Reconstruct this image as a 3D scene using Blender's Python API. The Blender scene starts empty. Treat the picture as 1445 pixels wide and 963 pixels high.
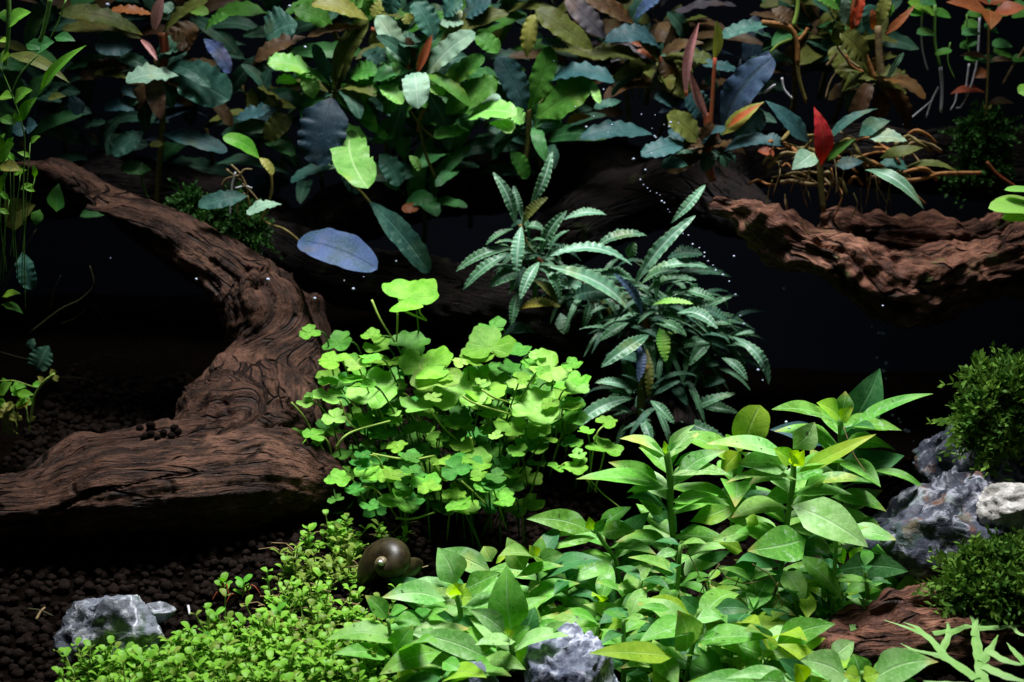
import bpy, bmesh, math, random
import numpy as np
from mathutils import Vector, Matrix, noise
R = math.radians
random.seed(7); np.random.seed(7)
scene = bpy.context.scene
C = scene.collection

# ------------------------------------------------------------------ camera, light, exposure
CAM = Vector((0.0, -0.55, 0.28)); PITCH = 12.0
cd = bpy.data.cameras.new('camera'); cam = bpy.data.objects.new('camera', cd); C.objects.link(cam)
cam.location = CAM; cam.rotation_euler = (R(90 - PITCH), 0, 0)
cd.lens = 50; cd.sensor_width = 36; cd.clip_start = 0.02; cd.clip_end = 20
cd.dof.use_dof = True; cd.dof.focus_distance = 0.66; cd.dof.aperture_fstop = 15
scene.camera = cam

world = bpy.data.worlds.new('World'); scene.world = world; world.use_nodes = True
wb = world.node_tree.nodes['Background']
wb.inputs[0].default_value = (0.30, 0.42, 0.60, 1); wb.inputs[1].default_value = 0.032

def area_lamp(name, loc, target, sx, sy, watts, col, spread=120):
    l = bpy.data.lights.new(name, 'AREA'); l.shape = 'RECTANGLE'; l.size = sx; l.size_y = sy
    l.energy = watts; l.color = col; l.spread = R(spread)
    o = bpy.data.objects.new(name, l); C.objects.link(o); o.location = loc
    o.rotation_euler = (Vector(target) - Vector(loc)).to_track_quat('-Z', 'Y').to_euler()
    return o
area_lamp('tank_and_fill_lamp', (0.04, 0.19, 0.98), (0.03, 0.09, 0.0), 0.38, 0.18, 2.65, (0.99, 0.99, 1.0), 55)  # the tank light itself
area_lamp('tank_and_fill_lamp', (-0.02, 0.12, 1.0), (-0.02, 0.14, 0.0), 0.90, 0.30, 1.1, (0.90, 0.96, 1.0), 110)  # added fill lamp, softens the shade and lifts the dim upper left

vs = scene.view_settings
vs.view_transform = 'Standard'; vs.look = 'None'; vs.exposure = 0.0; vs.gamma = 1.0

# ------------------------------------------------------------------ pixel -> point
F = Vector((0, math.cos(R(PITCH)), -math.sin(R(PITCH)))); U = Vector((0, math.sin(R(PITCH)), math.cos(R(PITCH))))
def P(px, py, Y):
    d = F + Vector((1, 0, 0)) * ((px - 722.5) / 722.5 * 0.36) + U * ((481.5 - py) / 722.5 * 0.36)
    return CAM + d * ((Y - CAM.y) / d.y)
def S(Y): return (Y + 0.55) * 0.000505          # metres per photo pixel at depth Y
def gz(x, y):
    q = min(1, max(0, (x + 0.065) / 0.075)); q = q * q * (3 - 2 * q)           # the soil dips on the right
    h = min(1, max(0, (y + 0.02) / 0.16)); h = h * h * (3 - 2 * h)
    return 0.018 + 0.16 * y + 0.004 * noise.noise(Vector((x * 14, y * 14, 3.3))) - q * (0.022 + 0.034 * h)

# ------------------------------------------------------------------ object helpers
def tag(o, label=None, cat=None, group=None, kind=None):
    if label: o['label'] = label
    if cat: o['category'] = cat
    if group: o['group'] = group
    if kind: o['kind'] = kind
    return o
def thing(name, loc, label, cat, group=None):
    o = bpy.data.objects.new(name, None); C.objects.link(o); o.location = loc; o.empty_display_size = 0.005
    return tag(o, label, cat, group)
def wloc(o):
    v = Vector((0, 0, 0))
    while o: v = v + o.location; o = o.parent
    return v
def mobj(name, verts, faces, mat, parent=None, loc=None, uvs=None, smooth=True):
    """verts in world space; the object's origin is put at loc"""
    loc = Vector(loc) if loc is not None else Vector((0, 0, 0))
    me = bpy.data.meshes.new(name)
    me.from_pydata([tuple(Vector(v) - loc) for v in verts], [], faces)
    if uvs is not None:
        ul = me.uv_layers.new(name='UVMap')
        li = np.empty(len(me.loops), dtype=np.int32); me.loops.foreach_get('vertex_index', li)
        ul.data.foreach_set('uv', np.asarray(uvs, dtype=np.float32)[li].ravel())
    if smooth: me.polygons.foreach_set('use_smooth', [True] * len(me.polygons))
    me.materials.append(mat)
    o = bpy.data.objects.new(name, me); C.objects.link(o)
    if parent is not None:
        o.parent = parent; o.location = loc - wloc(parent)
    else: o.location = loc
    return o
def np_obj(name, V, Fc, mat, parent=None, loc=(0, 0, 0), smooth=True, mats=None, midx=None):
    me = bpy.data.meshes.new(name)
    V = np.asarray(V, dtype=np.float64) - np.array(loc)
    n = Fc.shape[1]
    me.vertices.add(len(V)); me.vertices.foreach_set('co', V.ravel())
    me.loops.add(Fc.size); me.loops.foreach_set('vertex_index', Fc.ravel().astype(np.int32))
    me.polygons.add(len(Fc)); me.polygons.foreach_set('loop_start', np.arange(0, Fc.size, n, dtype=np.int32))
    for m in (mats or [mat]): me.materials.append(m)
    if midx is not None: me.polygons.foreach_set('material_index', midx.astype(np.int32))
    me.update(calc_edges=True)
    if smooth: me.polygons.foreach_set('use_smooth', [True] * len(Fc))
    me.validate()
    o = bpy.data.objects.new(name, me); C.objects.link(o)
    if parent is not None:
        o.parent = parent; o.location = Vector(loc) - wloc(parent)
    else: o.location = loc
    return o

# ------------------------------------------------------------------ materials
class NT:
    def __init__(s, name):
        s.m = bpy.data.materials.new(name); s.m.use_nodes = True; s.t = s.m.node_tree; s.t.nodes.clear()
    def n(s, ty, **kw):
        nd = s.t.nodes.new(ty)
        for k, v in kw.items():
            if k[0] == 'i' and k[1:].isdigit(): s.put(nd.inputs[int(k[1:])], v)
            else: setattr(nd, k, v)
        return nd
    def put(s, sock, v):
        if isinstance(v, bpy.types.NodeSocket): s.t.links.new(v, sock)
        else:
            if sock.type == 'RGBA' and len(v) == 3: v = (*v, 1)
            sock.default_value = v
    def math(s, op, a, b=None, clamp=False):
        nd = s.n('ShaderNodeMath', operation=op, use_clamp=clamp); s.put(nd.inputs[0], a)
        if b is not None: s.put(nd.inputs[1], b)
        return nd.outputs[0]
    def mix(s, f, a, b, blend='MIX'):
        nd = s.n('ShaderNodeMix', data_type='RGBA', blend_type=blend)
        s.put(nd.inputs[0], f); s.put(nd.inputs[6], a); s.put(nd.inputs[7], b); return nd.outputs[2]
    def ramp(s, f, a, b):
        nd = s.n('ShaderNodeMapRange', interpolation_type='SMOOTHSTEP'); s.put(nd.inputs[0], f)
        nd.inputs[1].default_value = a; nd.inputs[2].default_value = b; return nd.outputs[0]
    def noise(s, vec, scale, detail=3, rough=0.55, lac=2.0):
        nd = s.n('ShaderNodeTexNoise'); nd.inputs['Scale'].default_value = scale
        nd.inputs['Detail'].default_value = detail; nd.inputs['Roughness'].default_value = rough
        if vec is not None: s.put(nd.inputs['Vector'], vec)
        return nd.outputs[0]
    def bsdf(s, col, rough=0.5, spec=0.4, bump=None, bstr=0.3, bdist=0.001):
        p = s.n('ShaderNodeBsdfPrincipled'); s.put(p.inputs['Base Color'], col); s.put(p.inputs['Roughness'], rough)
        p.inputs['Specular IOR Level'].default_value = spec * 0.42   # under water the surface gloss is weak
        if bump is not None:
            b = s.n('ShaderNodeBump'); b.inputs['Strength'].default_value = bstr; b.inputs['Distance'].default_value = bdist
            s.put(b.inputs['Height'], bump); s.t.links.new(b.outputs[0], p.inputs['Normal'])
        return p.outputs[0]
    def out(s, sh):
        o = s.n('ShaderNodeOutputMaterial'); s.t.links.new(sh, o.inputs[0]); return s.m

def leafmat(name, a, b, vein=None, spot=None, tip=None, trans=0.3, rough=0.4, spec=0.35, nv=7, midw=0.03, veinf=0.6, spotamt=0.6, edge=None, sidef=0.14, wear=0.7):
    t = NT(name)
    uv = t.n('ShaderNodeUVMap'); sp = t.n('ShaderNodeSeparateXYZ'); t.t.links.new(uv.outputs[0], sp.inputs[0])
    u, v = sp.outputs[0], sp.outputs[1]
    av = t.math('ABSOLUTE', t.math('SUBTRACT', v, 0.5))
    oi = t.n('ShaderNodeObjectInfo'); rnd = oi.outputs['Random']
    tc = t.n('ShaderNodeTexCoord')
    off = t.n('ShaderNodeVectorMath', operation='ADD'); t.t.links.new(tc.outputs['Object'], off.inputs[0])
    t.t.links.new(oi.outputs['Location'], off.inputs[1]); obj = off.outputs[0]
    n1 = t.noise(obj, 90, 4)
    col = t.mix(t.ramp(n1, 0.35, 0.65), a, b)
    # every leaf a little lighter, darker, bluer or yellower than the next
    hs = t.n('ShaderNodeHueSaturation'); t.put(hs.inputs['Color'], col)
    t.put(hs.inputs['Hue'], t.math('ADD', 0.485, t.math('MULTIPLY', rnd, 0.03)))
    t.put(hs.inputs['Value'], t.math('ADD', 0.72, t.math('MULTIPLY', t.math('FRACT', t.math('MULTIPLY', rnd, 7.31)), 0.5)))
    col = hs.outputs[0]
    vein = vein or tuple(min(1, c * 1.7 + 0.02) for c in b)
    mid = t.math('SUBTRACT', 1.0, t.ramp(av, midw * 0.4, midw * 1.6))
    w = t.math('SINE', t.math('MULTIPLY', t.math('SUBTRACT', u, t.math('MULTIPLY', av, 0.55)), nv * 6.283))
    side = t.math('MULTIPLY', t.ramp(w, 0.82, 1.0), sidef)
    vm = t.math('MAXIMUM', mid, side)
    col = t.mix(t.math('MULTIPLY', vm, veinf), col, vein)
    if spot:
        sn = t.ramp(t.noise(obj, 260, 2), 0.56, 0.66); gate = t.ramp(t.noise(obj, 45, 1), 0.45, 0.6)
        col = t.mix(t.math('MULTIPLY', t.math('MULTIPLY', sn, gate), spotamt), col, spot)
    if wear:
        fine = t.ramp(t.noise(obj, 620, 3, 0.65), 0.46, 0.62); col = t.mix(t.math('MULTIPLY', fine, 0.26 * wear), col, tuple(min(1, c * 1.5 + 0.03) for c in b))
        patch = t.ramp(t.noise(obj, 70, 3), 0.52, 0.66); col = t.mix(t.math('MULTIPLY', patch, 0.42 * wear), col, tuple(min(1, x * 1.22 + y) for x, y in zip(b, (0.03, 0.035, 0.03))))
        yl = t.math('MULTIPLY', t.ramp(t.noise(obj, 34, 2), 0.56, 0.70), t.ramp(t.math('FRACT', t.math('MULTIPLY', rnd, 3.77)), 0.3, 0.7)); col = t.mix(t.math('MULTIPLY', yl, 0.5 * wear), col, (b[0] * 1.6 + 0.08, b[1] * 0.95 + 0.04, b[2] * 0.5))
        dk = t.ramp(t.noise(obj, 330, 2), 0.68, 0.73); col = t.mix(t.math('MULTIPLY', dk, 0.75 * wear), col, (0.03, 0.035, 0.012))
    if tip:
        tg = t.math('MULTIPLY', t.ramp(t.math('ADD', u, t.math('MULTIPLY', n1, 0.35)), 0.95, 1.25), t.ramp(t.math('FRACT', t.math('MULTIPLY', rnd, 13.7)), 0.35, 0.8))
        col = t.mix(tg, col, tip)
    if edge:
        col = t.mix(t.ramp(t.math('ADD', av, t.math('MULTIPLY', n1, 0.12)), 0.44, 0.55), col, edge)
    hgt = t.math('ADD', t.math('MULTIPLY', vm, -0.8), t.math('MULTIPLY', t.noise(obj, 500, 3), 0.5))
    p = t.bsdf(col, rough, spec, hgt, 0.35, 0.0006)
    tr = t.n('ShaderNodeBsdfTranslucent')
    tcol = t.n('ShaderNodeHueSaturation'); t.put(tcol.inputs['Color'], col); tcol.inputs['Saturation'].default_value = 1.15; tcol.inputs['Value'].default_value = 1.25
    t.t.links.new(tcol.outputs[0], tr.inputs[0])
    mx = t.n('ShaderNodeMixShader'); mx.inputs[0].default_value = trans
    t.t.links.new(p, mx.inputs[1]); t.t.links.new(tr.outputs[0], mx.inputs[2])
    return t.out(mx.outputs[0])

def pennymat(name, a, b, pale):
    t = NT(name); uv = t.n('ShaderNodeUVMap'); sp = t.n('ShaderNodeSeparateXYZ'); t.t.links.new(uv.outputs[0], sp.inputs[0])
    x = t.math('SUBTRACT', sp.outputs[0], 0.5); y = t.math('SUBTRACT', sp.outputs[1], 0.5)
    ang = t.math('ARCTAN2', y, x); rad = t.math('SQRT', t.math('ADD', t.math('MULTIPLY', x, x), t.math('MULTIPLY', y, y)))
    oi = t.n('ShaderNodeObjectInfo'); rnd = oi.outputs['Random']; tc = t.n('ShaderNodeTexCoord')
    off = t.n('ShaderNodeVectorMath', operation='ADD'); t.t.links.new(tc.outputs['Object'], off.inputs[0])
    cx = t.n('ShaderNodeCombineXYZ'); t.put(cx.inputs[0], t.math('MULTIPLY', rnd, 40)); t.t.links.new(cx.outputs[0], off.inputs[1])
    n1 = t.noise(off.outputs[0], 2.6, 4); n2 = t.noise(off.outputs[0], 14, 3)
    col = t.mix(t.ramp(n1, 0.35, 0.65), a, b)
    hs = t.n('ShaderNodeHueSaturation'); t.put(hs.inputs['Color'], col)
    t.put(hs.inputs['Hue'], t.math('ADD', 0.48, t.math('MULTIPLY', rnd, 0.035))); t.put(hs.inputs['Value'], t.math('ADD', 0.72, t.math('MULTIPLY', t.math('FRACT', t.math('MULTIPLY', rnd, 7.31)), 0.5)))
    vn = t.ramp(t.math('COSINE', t.math('ADD', t.math('MULTIPLY', ang, 9), t.math('MULTIPLY', n1, 2.5))), 0.80, 1.0)
    vn = t.math('MULTIPLY', vn, t.ramp(rad, 0.5, 0.1))
    col = t.mix(t.math('MULTIPLY', vn, 0.45), hs.outputs[0], pale)
    col = t.mix(t.math('MULTIPLY', t.ramp(n2, 0.60, 0.74), 0.35), col, pale)
    p = t.bsdf(col, 0.45, 0.3, t.math('SUBTRACT', n2, vn), 0.5, 0.0006)
    tr = t.n('ShaderNodeBsdfTranslucent'); t.t.links.new(col, tr.inputs[0]); mx = t.n('ShaderNodeMixShader'); mx.inputs[0].default_value = 0.36
    t.t.links.new(p, mx.inputs[1]); t.t.links.new(tr.outputs[0], mx.inputs[2]); return t.out(mx.outputs[0])
M = {}
def L(k, *a, **kw): M[k] = leafmat('leaf_' + k, *a, **kw)
# stem plants of the foreground
L('hyg', (0.09, 0.31, 0.03), (0.18, 0.44, 0.07), vein=(0.36, 0.58, 0.28), spot=(0.42, 0.60, 0.40), tip=(0.42, 0.38, 0.10), trans=0.34, nv=6, wear=1.0)
L('pal', (0.17, 0.42, 0.09), (0.32, 0.56, 0.21), vein=(0.48, 0.68, 0.36), spot=(0.50, 0.66, 0.44), tip=(0.50, 0.46, 0.16), trans=0.30, nv=6, wear=1.0)
L('yel', (0.22, 0.44, 0.030), (0.34, 0.56, 0.05), vein=(0.45, 0.62, 0.18), tip=(0.45, 0.36, 0.08), trans=0.42, nv=6)
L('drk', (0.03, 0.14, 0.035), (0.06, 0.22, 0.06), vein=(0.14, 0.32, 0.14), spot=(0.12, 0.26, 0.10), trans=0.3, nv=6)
L('spo', (0.12, 0.30, 0.05), (0.22, 0.42, 0.10), vein=(0.36, 0.55, 0.25), spot=(0.45, 0.55, 0.16), tip=(0.55, 0.40, 0.12), trans=0.34, nv=6, spotamt=0.9, wear=1.0)
# pennywort, carpet
M['pen'] = pennymat('pennywort_green', (0.135, 0.40, 0.03), (0.22, 0.52, 0.06), (0.38, 0.64, 0.16))
M['pew'] = pennymat('pennywort_pale', (0.23, 0.52, 0.07), (0.34, 0.63, 0.14), (0.50, 0.73, 0.30))
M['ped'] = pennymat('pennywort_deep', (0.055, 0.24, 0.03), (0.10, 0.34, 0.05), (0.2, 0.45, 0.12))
# rhizome plants with leathery wavy leaves
L('buc', (0.036, 0.12, 0.052), (0.07, 0.19, 0.082), vein=(0.24, 0.38, 0.28), spot=(0.16, 0.26, 0.20), trans=0.14, rough=0.34, spec=0.5, nv=11, midw=0.07, veinf=0.75, edge=(0.16, 0.30, 0.18))
L('bup', (0.075, 0.20, 0.115), (0.135, 0.30, 0.18), vein=(0.40, 0.55, 0.44), trans=0.14, rough=0.34, spec=0.5, nv=11, midw=0.07, veinf=0.7, edge=(0.22, 0.38, 0.22))
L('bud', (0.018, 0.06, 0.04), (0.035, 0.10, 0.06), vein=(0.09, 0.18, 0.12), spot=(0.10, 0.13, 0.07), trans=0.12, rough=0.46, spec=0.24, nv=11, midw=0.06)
L('bub', (0.0263, 0.0450, 0.0900), (0.0488, 0.0825, 0.1425), vein=(0.04, 0.06, 0.07), trans=0.1, rough=0.46, spec=0.24, nv=11, midw=0.06)
L('tea', (0.0234, 0.0858, 0.0663), (0.0468, 0.1404, 0.1014), vein=(0.10, 0.22, 0.17), spot=(0.12, 0.22, 0.18), trans=0.15, rough=0.46, spec=0.24, nv=9, veinf=0.4)
L('teb', (0.0158, 0.0540, 0.0576), (0.0324, 0.0864, 0.0900), vein=(0.02, 0.06, 0.065), trans=0.12, rough=0.46, spec=0.24, nv=9, veinf=0.4)
L('blu', (0.04, 0.08, 0.115), (0.06, 0.095, 0.23), vein=(0.02, 0.035, 0.08), spot=(0.05, 0.10, 0.12), trans=0.08, rough=0.5, spec=0.2, nv=8, veinf=0.5)
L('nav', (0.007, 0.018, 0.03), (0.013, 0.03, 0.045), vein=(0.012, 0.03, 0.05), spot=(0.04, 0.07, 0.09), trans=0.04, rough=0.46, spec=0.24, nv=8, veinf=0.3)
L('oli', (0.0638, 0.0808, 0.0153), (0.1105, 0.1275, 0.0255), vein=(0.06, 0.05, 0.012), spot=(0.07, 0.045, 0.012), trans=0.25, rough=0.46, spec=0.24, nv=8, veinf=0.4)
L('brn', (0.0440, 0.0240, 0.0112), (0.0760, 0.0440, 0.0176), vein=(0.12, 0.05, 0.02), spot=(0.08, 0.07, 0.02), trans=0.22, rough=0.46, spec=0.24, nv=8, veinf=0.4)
L('grn', (0.0425, 0.1615, 0.0187), (0.0765, 0.2380, 0.0340), vein=(0.06, 0.16, 0.03), spot=(0.14, 0.30, 0.06), trans=0.3, rough=0.46, spec=0.24, nv=8, veinf=0.4)
L('bri', (0.17, 0.44, 0.07), (0.28, 0.56, 0.14), vein=(0.48, 0.68, 0.32), trans=0.34, rough=0.38, spec=0.4, nv=8, veinf=0.6)
L('pae', (0.15, 0.28, 0.19), (0.27, 0.41, 0.29), vein=(0.50, 0.62, 0.50), spot=(0.2, 0.33, 0.15), trans=0.2, rough=0.46, spec=0.24, nv=9, veinf=0.5)
L('yol', (0.22, 0.24, 0.04), (0.32, 0.32, 0.07), vein=(0.35, 0.34, 0.12), spot=(0.12, 0.14, 0.03), trans=0.3, rough=0.4, nv=8)
L('red', (0.40, 0.035, 0.018), (0.50, 0.06, 0.03), vein=(0.5, 0.16, 0.08), trans=0.3, rough=0.38, spec=0.45, nv=6, veinf=0.4)
L('rst', (0.26, 0.07, 0.025), (0.36, 0.11, 0.04), vein=(0.40, 0.16, 0.07), trans=0.25, rough=0.4, nv=6, veinf=0.4)
L('pnk', (0.40, 0.17, 0.15), (0.52, 0.26, 0.25), vein=(0.3, 0.08, 0.06), trans=0.2, rough=0.35, spec=0.5, nv=2, veinf=0.4)
L('prp', (0.05, 0.045, 0.055), (0.08, 0.07, 0.08), vein=(0.03, 0.03, 0.03), trans=0.1, rough=0.46, spec=0.24, nv=8, veinf=0.3)
L('lst', (0.13, 0.42, 0.03), (0.22, 0.52, 0.06), vein=(0.28, 0.55, 0.12), trans=0.4, nv=6)

def plain(name, a, b, rough=0.55, scale=200, spec=0.35, bstr=0.4, trans=0):
    t = NT(name); tc = t.n('ShaderNodeTexCoord'); n = t.noise(tc.outputs['Object'], scale, 4)
    col = t.mix(t.ramp(n, 0.3, 0.7), a, b); p = t.bsdf(col, rough, spec, n, bstr, 0.0008)
    if trans:
        tr = t.n('ShaderNodeBsdfTranslucent'); t.t.links.new(col, tr.inputs[0]); mx = t.n('ShaderNodeMixShader'); mx.inputs[0].default_value = trans
        t.t.links.new(p, mx.inputs[1]); t.t.links.new(tr.outputs[0], mx.inputs[2]); p = mx.outputs[0]
    return t.out(p)
M['stem_g'] = plain('stem_green', (0.14, 0.32, 0.06), (0.22, 0.42, 0.10), 0.45, 120, trans=0.2)
M['stem_y'] = plain('stem_yellow_green', (0.26, 0.42, 0.06), (0.36, 0.50, 0.12), 0.45, 120, trans=0.2)
M['stem_d'] = plain('stem_deep_green', (0.05, 0.15, 0.02), (0.09, 0.22, 0.04), 0.5, 120, trans=0.2)  # pennywort stalks: shade under the leaf canopy is put into this colour
M['stem_k'] = plain('stem_dark', (0.02, 0.028, 0.008), (0.04, 0.035, 0.015), 0.6, 140)
M['stem_o'] = plain('stem_olive_brown', (0.10, 0.08, 0.025), (0.17, 0.13, 0.04), 0.5, 140)
M['stem_r'] = plain('stem_red', (0.30, 0.06, 0.03), (0.20, 0.08, 0.03), 0.45, 140)
M['root_o'] = plain('root_orange', (0.30, 0.13, 0.04), (0.18, 0.08, 0.025), 0.6, 300)
M['root_t'] = plain('root_tan', (0.26, 0.19, 0.09), (0.16, 0.11, 0.05), 0.6, 300)
M['root_w'] = plain('root_white', (0.62, 0.62, 0.68), (0.50, 0.50, 0.52), 0.5, 200)
M['moss'] = plain('moss', (0.04, 0.115, 0.014), (0.14, 0.26, 0.03), 0.6, 75, trans=0.25)
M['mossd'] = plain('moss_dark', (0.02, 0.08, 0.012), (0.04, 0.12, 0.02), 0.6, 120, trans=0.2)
M['carpet'] = plain('carpet_leaf', (0.15, 0.38, 0.03), (0.27, 0.54, 0.06), 0.42, 90, trans=0.35)
M['carpet2'] = plain('carpet_leaf_olive', (0.14, 0.24, 0.03), (0.22, 0.30, 0.05), 0.45, 90, trans=0.3)
M['fern'] = plain('frond', (0.26, 0.52, 0.13), (0.40, 0.64, 0.24), 0.45, 80, trans=0.45)
M['soilg'] = plain('soil_granule', (0.0045, 0.003, 0.0024), (0.0125, 0.008, 0.006), 0.85, 500, 0.1, 0.8)
M['soil'] = plain('soil', (0.002, 0.0014, 0.0011), (0.004, 0.0027, 0.002), 1.0, 300, 0.0, 1.0)
M['back'] = plain('black_panel', (0.010, 0.011, 0.018), (0.014, 0.016, 0.024), 0.6, 3, 0.1, 0.0)  # lifted from black to dim navy to stand in for faint haze

def woodmat(name, dark, mid, light, algae=0.0):
    t = NT(name); at = t.n('ShaderNodeAttribute', attribute_name='grain'); g = at.outputs['Vector']
    m1 = t.n('ShaderNodeMapping'); t.t.links.new(g, m1.inputs[0]); m1.inputs['Scale'].default_value = (22, 210, 210)
    f = t.noise(m1.outputs[0], 1.0, 5, 0.65)
    m2 = t.n('ShaderNodeMapping'); t.t.links.new(g, m2.inputs[0]); m2.inputs['Scale'].default_value = (55, 700, 700)
    f2 = t.noise(m2.outputs[0], 1.0, 4, 0.7)
    tc = t.n('ShaderNodeTexCoord'); big = t.noise(tc.outputs['Object'], 28, 4, 0.6)
    col = t.mix(t.ramp(f, 0.36, 0.62), tuple(c * 0.55 for c in dark), mid)
    col = t.mix(t.math('MULTIPLY', t.ramp(big, 0.45, 0.66), 0.8), col, light)
    col = t.mix(t.math('MULTIPLY', t.ramp(f2, 0.50, 0.36), 0.85), col, tuple(c * 0.2 for c in dark))
    bl = t.noise(tc.outputs['Object'], 62, 5, 0.7); col = t.mix(t.math('MULTIPLY', t.ramp(bl, 0.50, 0.66), 0.75), col, tuple(c * 0.35 for c in dark))
    m3 = t.n('ShaderNodeMapping'); t.t.links.new(g, m3.inputs[0]); m3.inputs['Scale'].default_value = (26, 130, 130)
    cr = t.n('ShaderNodeTexVoronoi', feature='DISTANCE_TO_EDGE'); cr.inputs['Scale'].default_value = 1.0; t.t.links.new(m3.outputs[0], cr.inputs['Vector'])
    crk = t.math('MULTIPLY', t.ramp(cr.outputs[0], 0.07, 0.0), t.ramp(t.noise(tc.outputs['Object'], 40, 2), 0.46, 0.58))
    col = t.mix(t.math('MULTIPLY', crk, 0.9), col, tuple(c * 0.12 for c in dark))
    spk = t.noise(tc.outputs['Object'], 900, 2); col = t.mix(t.math('MULTIPLY', t.ramp(spk, 0.66, 0.76), 0.4), col, tuple(min(1, c * 1.8) for c in light))
    if algae:
        al = t.ramp(t.noise(tc.outputs['Object'], 55, 3), 0.62, 0.74)
        col = t.mix(t.math('MULTIPLY', al, algae), col, (0.07, 0.11, 0.02))
    h = t.math('ADD', t.math('ADD', t.math('MULTIPLY', f, 1.2), f2), t.math('ADD', t.math('MULTIPLY', bl, -1.2), t.math('MULTIPLY', crk, -2.0)))
    return t.out(t.bsdf(col, 0.65, 0.35, h, 1.0, 0.0022))
M['wood'] = woodmat('driftwood_brown', (0.032, 0.0145, 0.0085), (0.082, 0.038, 0.023), (0.135, 0.066, 0.041))
M['woodr'] = woodmat('driftwood_red_brown', (0.075, 0.028, 0.017), (0.17, 0.072, 0.044), (0.28, 0.13, 0.08), 0.6)
M['woodd'] = woodmat('driftwood_shaded', (0.006, 0.0035, 0.003), (0.013, 0.0075, 0.006), (0.024, 0.013, 0.010), 0.3)  # wood at the back: shade of the plants is put into its colour

def rockmat(name, dark, mid, pale, rust=0.0, veins=0.8, green=0.0):
    t = NT(name); tc = t.n('ShaderNodeTexCoord'); o = tc.outputs['Object']
    n1 = t.noise(o, 45, 6, 0.62); n2 = t.noise(o, 130, 5, 0.65)
    col = t.mix(t.ramp(n1, 0.36, 0.60), dark, mid)
    col = t.mix(t.math('MULTIPLY', t.ramp(n2, 0.50, 0.66), 0.8), col, pale)
    wv = t.n('ShaderNodeTexVoronoi', feature='DISTANCE_TO_EDGE'); wv.inputs['Scale'].default_value = 48
    ds = t.n('ShaderNodeVectorMath', operation='ADD'); t.t.links.new(o, ds.inputs[0])
    nn = t.n('ShaderNodeTexNoise'); nn.inputs['Scale'].default_value = 60; t.t.links.new(o, nn.inputs['Vector'])
    sc = t.n('ShaderNodeVectorMath', operation='SCALE'); t.t.links.new(nn.outputs['Color'], sc.inputs[0]); sc.inputs['Scale'].default_value = 0.025
    t.t.links.new(sc.outputs[0], ds.inputs[1]); t.t.links.new(ds.outputs[0], wv.inputs['Vector'])
    vm = t.math('MULTIPLY', t.ramp(wv.outputs[0], 0.05, 0.0), veins)
    vm = t.math('MULTIPLY', vm, t.ramp(t.noise(o, 33, 2), 0.42, 0.58))
    col = t.mix(vm, col, tuple(min(0.8, c * 1.3) for c in pale))
    if rust: col = t.mix(t.math('MULTIPLY', t.ramp(t.noise(o, 70, 4), 0.57, 0.70), rust), col, (0.14, 0.055, 0.02))
    if green: col = t.mix(t.math('MULTIPLY', t.ramp(t.noise(o, 60, 3), 0.54, 0.66), green), col, (0.02, 0.07, 0.025))
    return t.out(t.bsdf(col, 0.5, 0.45, t.math('ADD', n2, t.math('MULTIPLY', n1, 1.5)), 0.7, 0.0022))
M['rock'] = rockmat('grey_blue_stone', (0.055, 0.065, 0.10), (0.16, 0.18, 0.24), (0.46, 0.48, 0.56), 0.25)
M['rockl'] = rockmat('grey_white_stone', (0.05, 0.055, 0.065), (0.19, 0.21, 0.25), (0.55, 0.56, 0.60), 0.1, 0.9, 0.8)
M['rockb'] = rockmat('slate_blue_stone', (0.016, 0.018, 0.028), (0.055, 0.061, 0.085), (0.30, 0.31, 0.36), 0.7, 0.8, 0.4)
M['rockp'] = rockmat('pale_stone', (0.20, 0.19, 0.17), (0.42, 0.40, 0.37), (0.60, 0.58, 0.54), 0.15, 0.4)

# ------------------------------------------------------------------ builders
def prof_val(kind, s):
    if kind == 'lan':   return 1.12 * max(0.0, math.sin(math.pi * s ** 0.80)) ** 0.9 * (1 - 0.10 * s) * (0.35 + 0.65 * min(1, s * 3.6))
    if kind == 'obl':   return max(0.0, 1 - abs(2 * s - 1) ** 3.2) ** 0.55 * (0.35 + 0.65 * min(1, s * 3))
    if kind == 'strap': return max(0.0, 1 - abs(2 * s - 1) ** 4.0) ** 0.7 * (0.35 + 0.65 * min(1, s * 2.4)) * (1 - 0.45 * max(0, s - 0.55) * 2.2)
    if kind == 'pet':
        if s < 0.18: return 0.10
        q = (s - 0.18) / 0.82; return 0.10 + 0.90 * max(0.0, 1 - abs(2 * q - 1) ** 2.6) ** 0.7
    if kind == 'rnd':   return max(0.0, 1 - abs(2 * s - 1) ** 2.3) ** 0.5
    if kind == 'spr':   return max(0.0, math.sin(math.pi * min(1, s * 0.93 + 0.07))) ** 0.8
    return 1
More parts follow.
